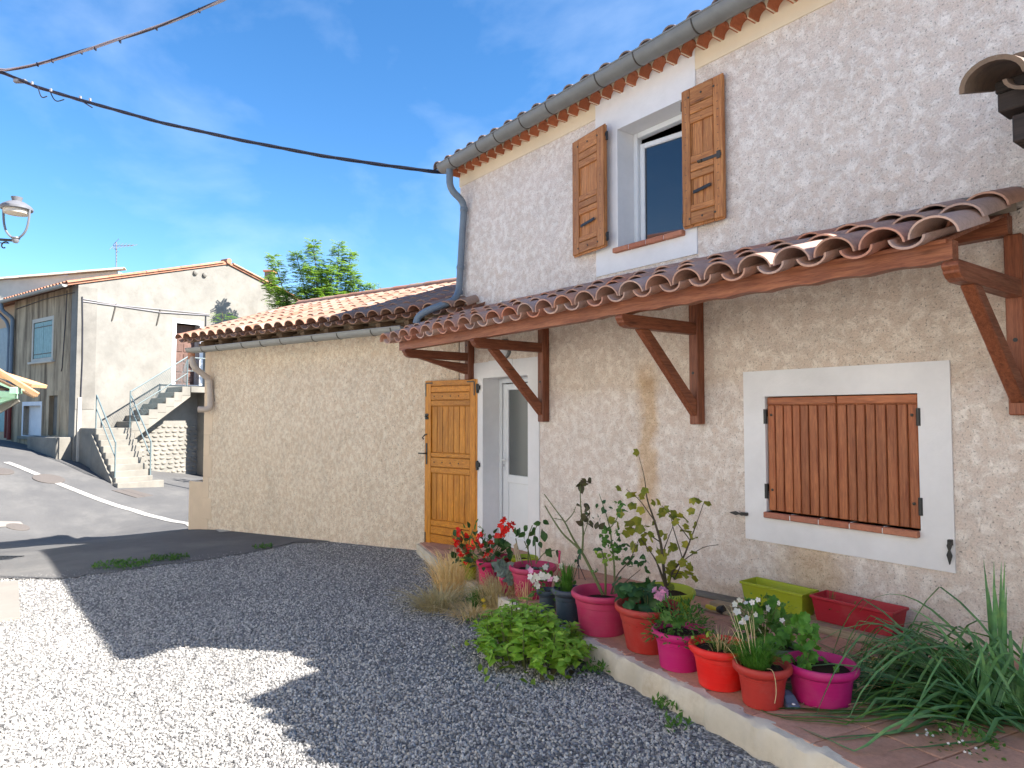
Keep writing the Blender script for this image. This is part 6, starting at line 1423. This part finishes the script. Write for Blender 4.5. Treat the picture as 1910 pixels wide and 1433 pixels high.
MB().tube(bend([atw_h(1043, 1062, D_), atw_h(1043, 1038, D_), atw_h(1045, 1028, D_), atw_h(1041, 1029, D_)], 4, .03), .008, 6).obj('hook', M['pot_pink'], pk, smooth='fix'); MB().tube([atw_h(1043, 1060, D_), atw_h(1035, 1085, D_)], .003, 4).tube([atw_h(1043, 1060, D_), atw_h(1050, 1085, D_)], .003, 4).obj('hanger_wire', M['pot_pink'], pk)

# ================================================================== strap leaved clump at the right
sb = onterrace(1875, 1335); st = thing('strap_leaf_clump', sb, 'big clump of long drooping strap leaves sprawling over the terrace', 'plant')
def strap(base, az, el, L, w, mat, lie, kink=None):
    d = Vector((math.cos(az)*math.cos(el), math.sin(az)*math.cos(el), math.sin(el))); p = Vector(base); pts = [p.copy()]; n = 11; s_ = L/n
    for i in range(n):
        g_ = .05+.5*(i/n)*lie
        if kink and i == kink: d = (d+Vector((0, 0, -1.25))).normalized()
        d = (d+Vector((0, 0, -g_))).normalized(); q = p+d*s_; fl_ = tz(q.x)+.008+rnd.uniform(0, .01)
        if q.y > -.02: q.y = -.02; d.y = -abs(d.y)*.3
        ks = (q-kB).dot(kn)
        if ks < .10+.25*(i < 3): q = q+kn*(.10+.25*(i < 3)-ks); d = (d+kn*.4).normalized()
        if q.z < fl_: q.z = fl_; d.z = abs(d.z)*.05; d = d.normalized()
        p = q; pts.append(p.copy())
    m = MB().blade(pts, w, nrm=(0, 0, 1) if el < 1.2 else TOC(base), fold=.35)
    return m.obj('leaf', mat, st, smooth=True)
for k in range(250):
    a = math.pi+rnd.gauss(.12, .45); b_ = sb+Vector((rnd.gauss(0, .10), rnd.gauss(.02, .12), rnd.uniform(0, .02))); b_.z = tz(b_.x)+.01
    strap(b_, a, rnd.uniform(.05, .55) if k % 4 else rnd.uniform(.5, 1.1), rnd.uniform(.7, 1.3), rnd.uniform(.016, .030), M['leaf_blue'] if rnd.random() < .82 else M['leaf_green'], rnd.uniform(.5, 1.2), rnd.choice([None, None, 4, 5, 6]))
for k in range(26):
    a = rnd.uniform(0, 6.28); b_ = sb+Vector((rnd.gauss(.02, .08), rnd.gauss(.02, .08), 0)); b_.z = tz(b_.x)+.01; strap(b_, a, rnd.uniform(1.15, 1.5), rnd.uniform(.35, .62), rnd.uniform(.014, .024), M['leaf_blue'], rnd.uniform(.1, .7), rnd.choice([None, 6, 7]))
ub = onterrace(1868, 1300)
for k in range(9): strap(ub+Vector((rnd.gauss(0, .012), rnd.gauss(0, .012), .01)), rnd.uniform(0, 6.28), 1.53, rnd.uniform(.50, .66), .024, M['leaf_blue'], 0.0)
for k in range(75):
    a = math.pi+rnd.gauss(.15, .6); b_ = sb+Vector((-rnd.uniform(0, .75), rnd.gauss(-.02, .14), 0)); b_.z = tz(b_.x)+.01; strap(b_, a, rnd.uniform(.0, .6), rnd.uniform(.25, .6), rnd.uniform(.008, .018), M['straw'], 1.0, rnd.choice([None, 3, 5]))
wb = onterrace(1790, 1392); wd_ = thing('chickweed', wb, 'low dark green weed with tiny white flowers at the terrace edge', 'weed'); dome_leaves(wd_, 'green', wb+RT*.03, .15, .07, 120, .026); 
for _ in range(12): p = wb+Vector((rnd.uniform(-.12, .12), rnd.uniform(-.16, .0), .05)); flower(wd_, 'white', p, UPV+TOC(p), .006)

# ================================================================== plants in the gravel before the kerb
mb_c = onground(985, 1232); mint = thing('lemon_balm_bush', mb_c, 'dense bright green leafy bush growing against the kerb', 'bush')
nl = 0; mj = MB()
stems = MB()
for k in range(120):
    a = rnd.uniform(0, 6.28); r_ = math.sqrt(rnd.random()); ex_ = .47; ey_ = .31
    o = kd*(math.cos(a)*r_*ex_)-kn*(math.sin(a)*r_*ey_); hgt = .31*(1-r_*r_*.72)*rnd.uniform(.75, 1.1)+.04
    b_ = mb_c+o*.75; b_.z = gz(b_.x, b_.y); tp = mb_c+o*1.12+UPV*hgt; stems.tube([b_, b_.lerp(tp, .55)+o*.05, tp], .0035, 4)
    for lv in range(4):
        p = tp.lerp(b_, lv*.17); az = rnd.uniform(0, 6.28)
        for s in range(4 if lv == 0 else 2):
            ang_ = az+s*(math.pi/2 if lv == 0 else math.pi)+lv*1.57; d = Vector((math.cos(ang_), math.sin(ang_), rnd.uniform(-.15, .35)))+o*.5; Lf = rnd.uniform(.07, .105)*(0.62 if lv == 0 else 1)
            if lv < 2 and nl < 300: leafo(mint, 'mint', p, d, UPV+o*.8+rv(.2), Lf); nl += 1
            else: mj.leaf(p, d, UPV+o*.8+rv(.2), Lf, Lf*.68, .15, .15)
stems.obj('stems', M['twig_green'], mint); o = mj.obj('lower_leaves', M['leaf_mint'], mint); o['kind'] = 'stuff'
for (x, y, lab, n, h, sp2) in ((845, 1108, 'tall tuft of dry straw grass at the terrace corner', 700, .40, .34), (820, 1135, 'flattened tuft of dry grass lying on the gravel by the terrace corner', 600, .16, .40), (930, 1138, 'dry straw grass before the pink pots along the kerb', 650, .30, .30), (880, 1150, 'dry grass litter before the yellow flowered weed', 400, .10, .34), (985, 1150, 'thin dry stalks between the bush and the navy pots', 150, .32, .14)):
    c = onground(x, y); t_ = thing('dry_grass_tuft', c, lab, 'dry grass', 'dry grass tufts along the kerb'); grass_tuft(t_, c, n, h, sp2, .0075, M['straw'])
for _ in range(40):
    p = mb_c+kd*rnd.uniform(-.5, .5)-kn*rnd.uniform(-.1, .38); p.z = gz(p.x, p.y)+rnd.uniform(.02, .06); leafo(mint, 'bronze' if rnd.random() < .4 else 'lime', p, rv(), UPV+rv(.6), rnd.uniform(.04, .07), 'fallen_leaf')
c = onground(888, 1140); yw = thing('yellow_flower_weed', c, 'weed with small yellow flowers between dry grass and bush', 'weed'); grass_tuft(yw, c, 120, .22, .16, .006, M['leaf_green']); dome_leaves(yw, 'narrow', c, .14, .14, 40, .05)
for (x, y) in [(877, 1141), (901, 1120), (903, 1130), (888, 1160), (904, 1136)]: p = atw_h(x, y, (c-CAM).dot(FH)-.1); flower(yw, 'yellow', p, TOC(p)+UPV, .022)
for (x, y, r_, n, lab) in ((228, 1057, .34, 420, 'flat green weed patch at the edge of the asphalt, the larger one'), (315, 1045, .24, 260, 'flat green weed patch at the edge of the asphalt, the smaller one'), (490, 1024, .14, 110, 'tiny weed patch at the foot of the annex wall'), (1250, 1325, .09, 60, 'small weed in the gravel by the kerb before the brick red pot'), (1258, 1360, .08, 40, 'sparse dark weed in the gravel below the kerb'), (1110, 1255, .10, 60, 'small creeping weed at the end of the leafy bush'), (905, 1168, .16, 80, 'creeping grey green weed beside the leafy bush')):
    c = onground(x, y); t_ = thing('gravel_weed', c, lab, 'weed'); m = MB()
    for _ in range(n): a = rnd.uniform(0, 6.28); q_ = r_*math.sqrt(rnd.random()); p = Vector((c.x, c.y, 0))+RT*(math.cos(a)*q_)+FH*(math.sin(a)*q_*.8); p.z = gz(p.x, p.y)+rnd.uniform(.012, .05); m.leaf(p, rv()+UPV*.8, UPV+rv(.5), .04, .018)
    o = m.obj('foliage', M['leaf_green'], t_); o['kind'] = 'stuff'
# planter at the annex corner
c = AF.p(aL+.17, .55, pz1-.07); pl = thing('planter_shrub', c, 'dark green spiky shrub in the corner planter', 'shrub'); grass_tuft(pl, c, 160, .40, .20, .022, M['leaf_green']); grass_tuft(pl, c+AF.ey*.5, 130, .8, .22, .02, M['leaf_dark']); dome_leaves(pl, 'dark', c+AF.ey*.6+UPV*.25, .2, .65, 90, .07)

# ================================================================== trees
M['leaf_tree'] = m_leaf('leaf_tree', [(0.11, 0.20, 0.045), (0.20, 0.32, 0.075), (0.30, 0.40, 0.12)], .4, .5)
def pinnate(m, p, d, L, n=7):
    d = Vector(d).normalized(); s_ = d.cross(UPV); s_ = s_.normalized() if s_.length > .05 else RT.copy(); 
    for i in range(n):
        t_ = (i+1)/n; c_ = p+d*(L*t_)-UPV*(L*.35*t_*t_)
        for sg in (-1, 1): m.leaf(c_, (s_*sg+d*.45-UPV*.15), UPV+rv(.25), L*.40*(1.1-.4*t_), L*.17, .1, .1)
def locust(base, tips, depth, seed, lab, n_per, gp=None):
    rr = random.Random(seed); t_ = thing('locust_tree', base, lab, 'tree', gp); m = MB(); fol = MB(); fork = Vector((base.x, base.y, base.z+2.6))
    MB().tube([base-UPV*.2, base+UPV*1.3+rv(.03), fork], [.16, .13, .11], 10).obj('trunk', M['twig'], t_, smooth='fix')
    for (x, y, dz) in tips:
        tp = atw(x, y, depth+dz); mid = fork.lerp(tp, .55)+rv(.12); m.tube([fork, mid, tp], [.06, .03, .008], 6)
        for k in range(n_per):
            q_ = rr.random()**.75; p = (fork.lerp(mid, q_*2-.0) if q_ < .3 else mid.lerp(tp, (q_-.3)/.7)); a = rr.uniform(0, 6.28); out = Vector((math.cos(a), math.sin(a), rr.uniform(-.25, .7)))
            off = .55*(1.12-q_); e = p+out*rr.uniform(.1, 1)*off
            if rr.random() < .25: m.tube([p, e], [.010, .004], 4)
            pinnate(fol, e, out+UPV*.3, rr.uniform(.18, .32), 6)
    m.obj('limbs', M['twig'], t_, smooth='fix'); o = fol.obj('crown', M['leaf_tree'], t_); return t_
tb0 = c2w(-6.3, 23.2, 0); tb0.z = gz(tb0.x, tb0.y)
locust(tb0, [(507, 478, .2), (500, 520, -.3), (525, 545, .3), (552, 474, .4), (585, 452, 0), (577, 500, -.5), (600, 500, .3), (632, 456, .2), (620, 500, -.3), (655, 472, .3), (662, 510, 0), (693, 530, .2), (680, 560, -.3), (560, 540, -.4), (640, 550, -.4), (600, 560, .5), (530, 590, -.2), (605, 540, -.6), (655, 545, .4), (580, 580, -.5)], 23, 5, 'locust tree with feathery leaves behind the annex roof', 330)
for (x, y, w, lab) in ((704, 540, 2, 'leafy shrub tip showing above the annex roof ridge beside the tree'), (793, 533, 3, 'leafy twig tip above the annex roof close to the house'), (415, 583, 3, 'small green bush top before the gable behind the annex eaves')):
    p = atw(x, y, 19.5); g_ = Vector((p.x, p.y, gz(p.x, p.y))); t_ = thing('shrub', g_, lab, 'shrub', None); fol = MB(); MB().tube([g_, p], [.05, .01], 6).obj('stem', M['twig'], t_)
    for k in range(26): a = rnd.uniform(0, 6.28); o_ = Vector((math.cos(a), math.sin(a), rnd.uniform(-.2, .5))); pinnate(fol, p+o_*rnd.uniform(0, .09*w)-UPV*rnd.uniform(0, .4), o_, .2, 5)
    fol.obj('leaves', M['leaf_tree'], t_)

# ================================================================== loose gravel stones (too many to count)
def in_road(X, Y):
    # true where the asphalt starts
    P = [(p.x, p.y) for p in bA]; res = np.zeros(X.shape, bool); Pp = P+[(p.x, p.y) for p in reversed(bB)]
    n = len(Pp); j = n-1
    for i in range(n):
        xi, yi = Pp[i]; xj, yj = Pp[j]; c_ = ((yi > Y) != (yj > Y)) & (X < (xj-xi)*(Y-yi)/(yj-yi+1e-12)+xi); res ^= c_; j = i
    return res
st_ = .12; X, Y = np.meshgrid(np.arange(-9.6, 1.2, st_), np.arange(-6.0, .2, st_), indexing='ij')
Zg = gza(X, Y)
kside = (X-kB.x)*kn.x+(Y-kB.y)*kn.y; rel = np.stack([X-CAM.x, Y-CAM.y], -1); dep = rel@np.array([FH.x, FH.y]); lat = rel@np.array([RT.x, RT.y])
vis = (dep > 1.2) & (np.abs(lat) < dep*.80+.25) & ~((kside > -.01) & ((X-kB.x)*kd.x+(Y-kB.y)*kd.y > 0))
anx = ((X-AF.o.x)*AF.ey.x+(Y-AF.o.y)*AF.ey.y < .0) | (X > XL)
road = in_road(X, Y)
dens = np.clip(5200*np.minimum(1, (3.6/np.maximum(dep, .1))**1.5), 500, 5200)*vis*anx
_b = np.array([(p.x, p.y) for p in bA]); _db = np.sqrt(((X[..., None]-_b[:, 0])**2+(Y[..., None]-_b[:, 1])**2).min(-1))
thin = 0.55+0.45*np.clip(np.sin(X*1.9+Y*1.3)*np.sin(Y*2.7-X*.8+1)+.7, 0, 1)
dens = np.where(road, dens*(.012+.8*np.exp(-(_db/.35)**1.1)), dens*np.where(_db < .25, .75, 1)*thin)
nx_, ny_ = X.shape; idx = np.arange(nx_*ny_).reshape(nx_, ny_); keep = (dens[:-1, :-1] > 0) & (dens[1:, 1:] > 0) & (dens[1:, :-1] > 0) & (dens[:-1, 1:] > 0)
fq = np.stack([idx[:-1, :-1][keep], idx[1:, :-1][keep], idx[1:, 1:][keep], idx[:-1, 1:][keep]], 1)
me = bpy.data.meshes.new('gravel_stones'); me.from_pydata(np.stack([X.ravel(), Y.ravel(), Zg.ravel()+.002], 1).tolist(), [], fq.tolist())
at_ = me.attributes.new('dens', 'FLOAT', 'POINT'); at_.data.foreach_set('value', dens.ravel().astype(np.float32))
gs = put('gravel_stones', me); gs['kind'] = 'stuff'
t = NT('gravel_stone'); c_ = t.ramp(t.rand(), [(0, (.10, .10, .102)), (.3, (.26, .255, .25)), (.55, (.38, .368, .355)), (.8, (.47, .44, .40)), (1, (.62, .59, .54))]); nn = t.noise(t.coord('Object'), 60, 3); c_ = t.mix(.35, c_, t.ramp(nn, [(.3, .6), (.7, 1.15)]), 'MULTIPLY'); M['stones'] = t.done(c_, .8, None, .3)
ng = bpy.data.node_groups.new('scatter_stones', 'GeometryNodeTree'); ng.interface.new_socket('Geometry', in_out='INPUT', socket_type='NodeSocketGeometry'); ng.interface.new_socket('Geometry', in_out='OUTPUT', socket_type='NodeSocketGeometry')
N_ = ng.nodes.new; gi_ = N_('NodeGroupInput'); go_ = N_('NodeGroupOutput'); dp_ = N_('GeometryNodeDistributePointsOnFaces'); na = N_('GeometryNodeInputNamedAttribute'); na.data_type = 'FLOAT'; na.inputs['Name'].default_value = 'dens'
ico = N_('GeometryNodeMeshIcoSphere'); ico.inputs['Radius'].default_value = 1.0; ico.inputs['Subdivisions'].default_value = 1; sm = N_('GeometryNodeSetMaterial'); sm.inputs['Material'].default_value = M['stones']
ip = N_('GeometryNodeInstanceOnPoints'); rr_ = N_('FunctionNodeRandomValue'); rr_.data_type = 'FLOAT_VECTOR'; rr_.inputs[0].default_value = (0, 0, 0); rr_.inputs[1].default_value = (6.28, 6.28, 6.28)
rs_ = N_('FunctionNodeRandomValue'); rs_.data_type = 'FLOAT_VECTOR'; rs_.inputs[0].default_value = (.0055, .0045, .0035); rs_.inputs[1].default_value = (.0145, .011, .0085)
Lk_ = ng.links.new; Lk_(gi_.outputs[0], dp_.inputs['Mesh']); Lk_(na.outputs['Attribute'], dp_.inputs['Density']); Lk_(dp_.outputs['Points'], ip.inputs['Points']); Lk_(ico.outputs['Mesh'], sm.inputs['Geometry']); Lk_(sm.outputs[0], ip.inputs['Instance']); Lk_(rr_.outputs['Value'], ip.inputs['Rotation']); Lk_(rs_.outputs['Value'], ip.inputs['Scale']); Lk_(ip.outputs[0], go_.inputs[0])
gm_ = gs.modifiers.new('scatter', 'NODES'); gm_.node_group = ng
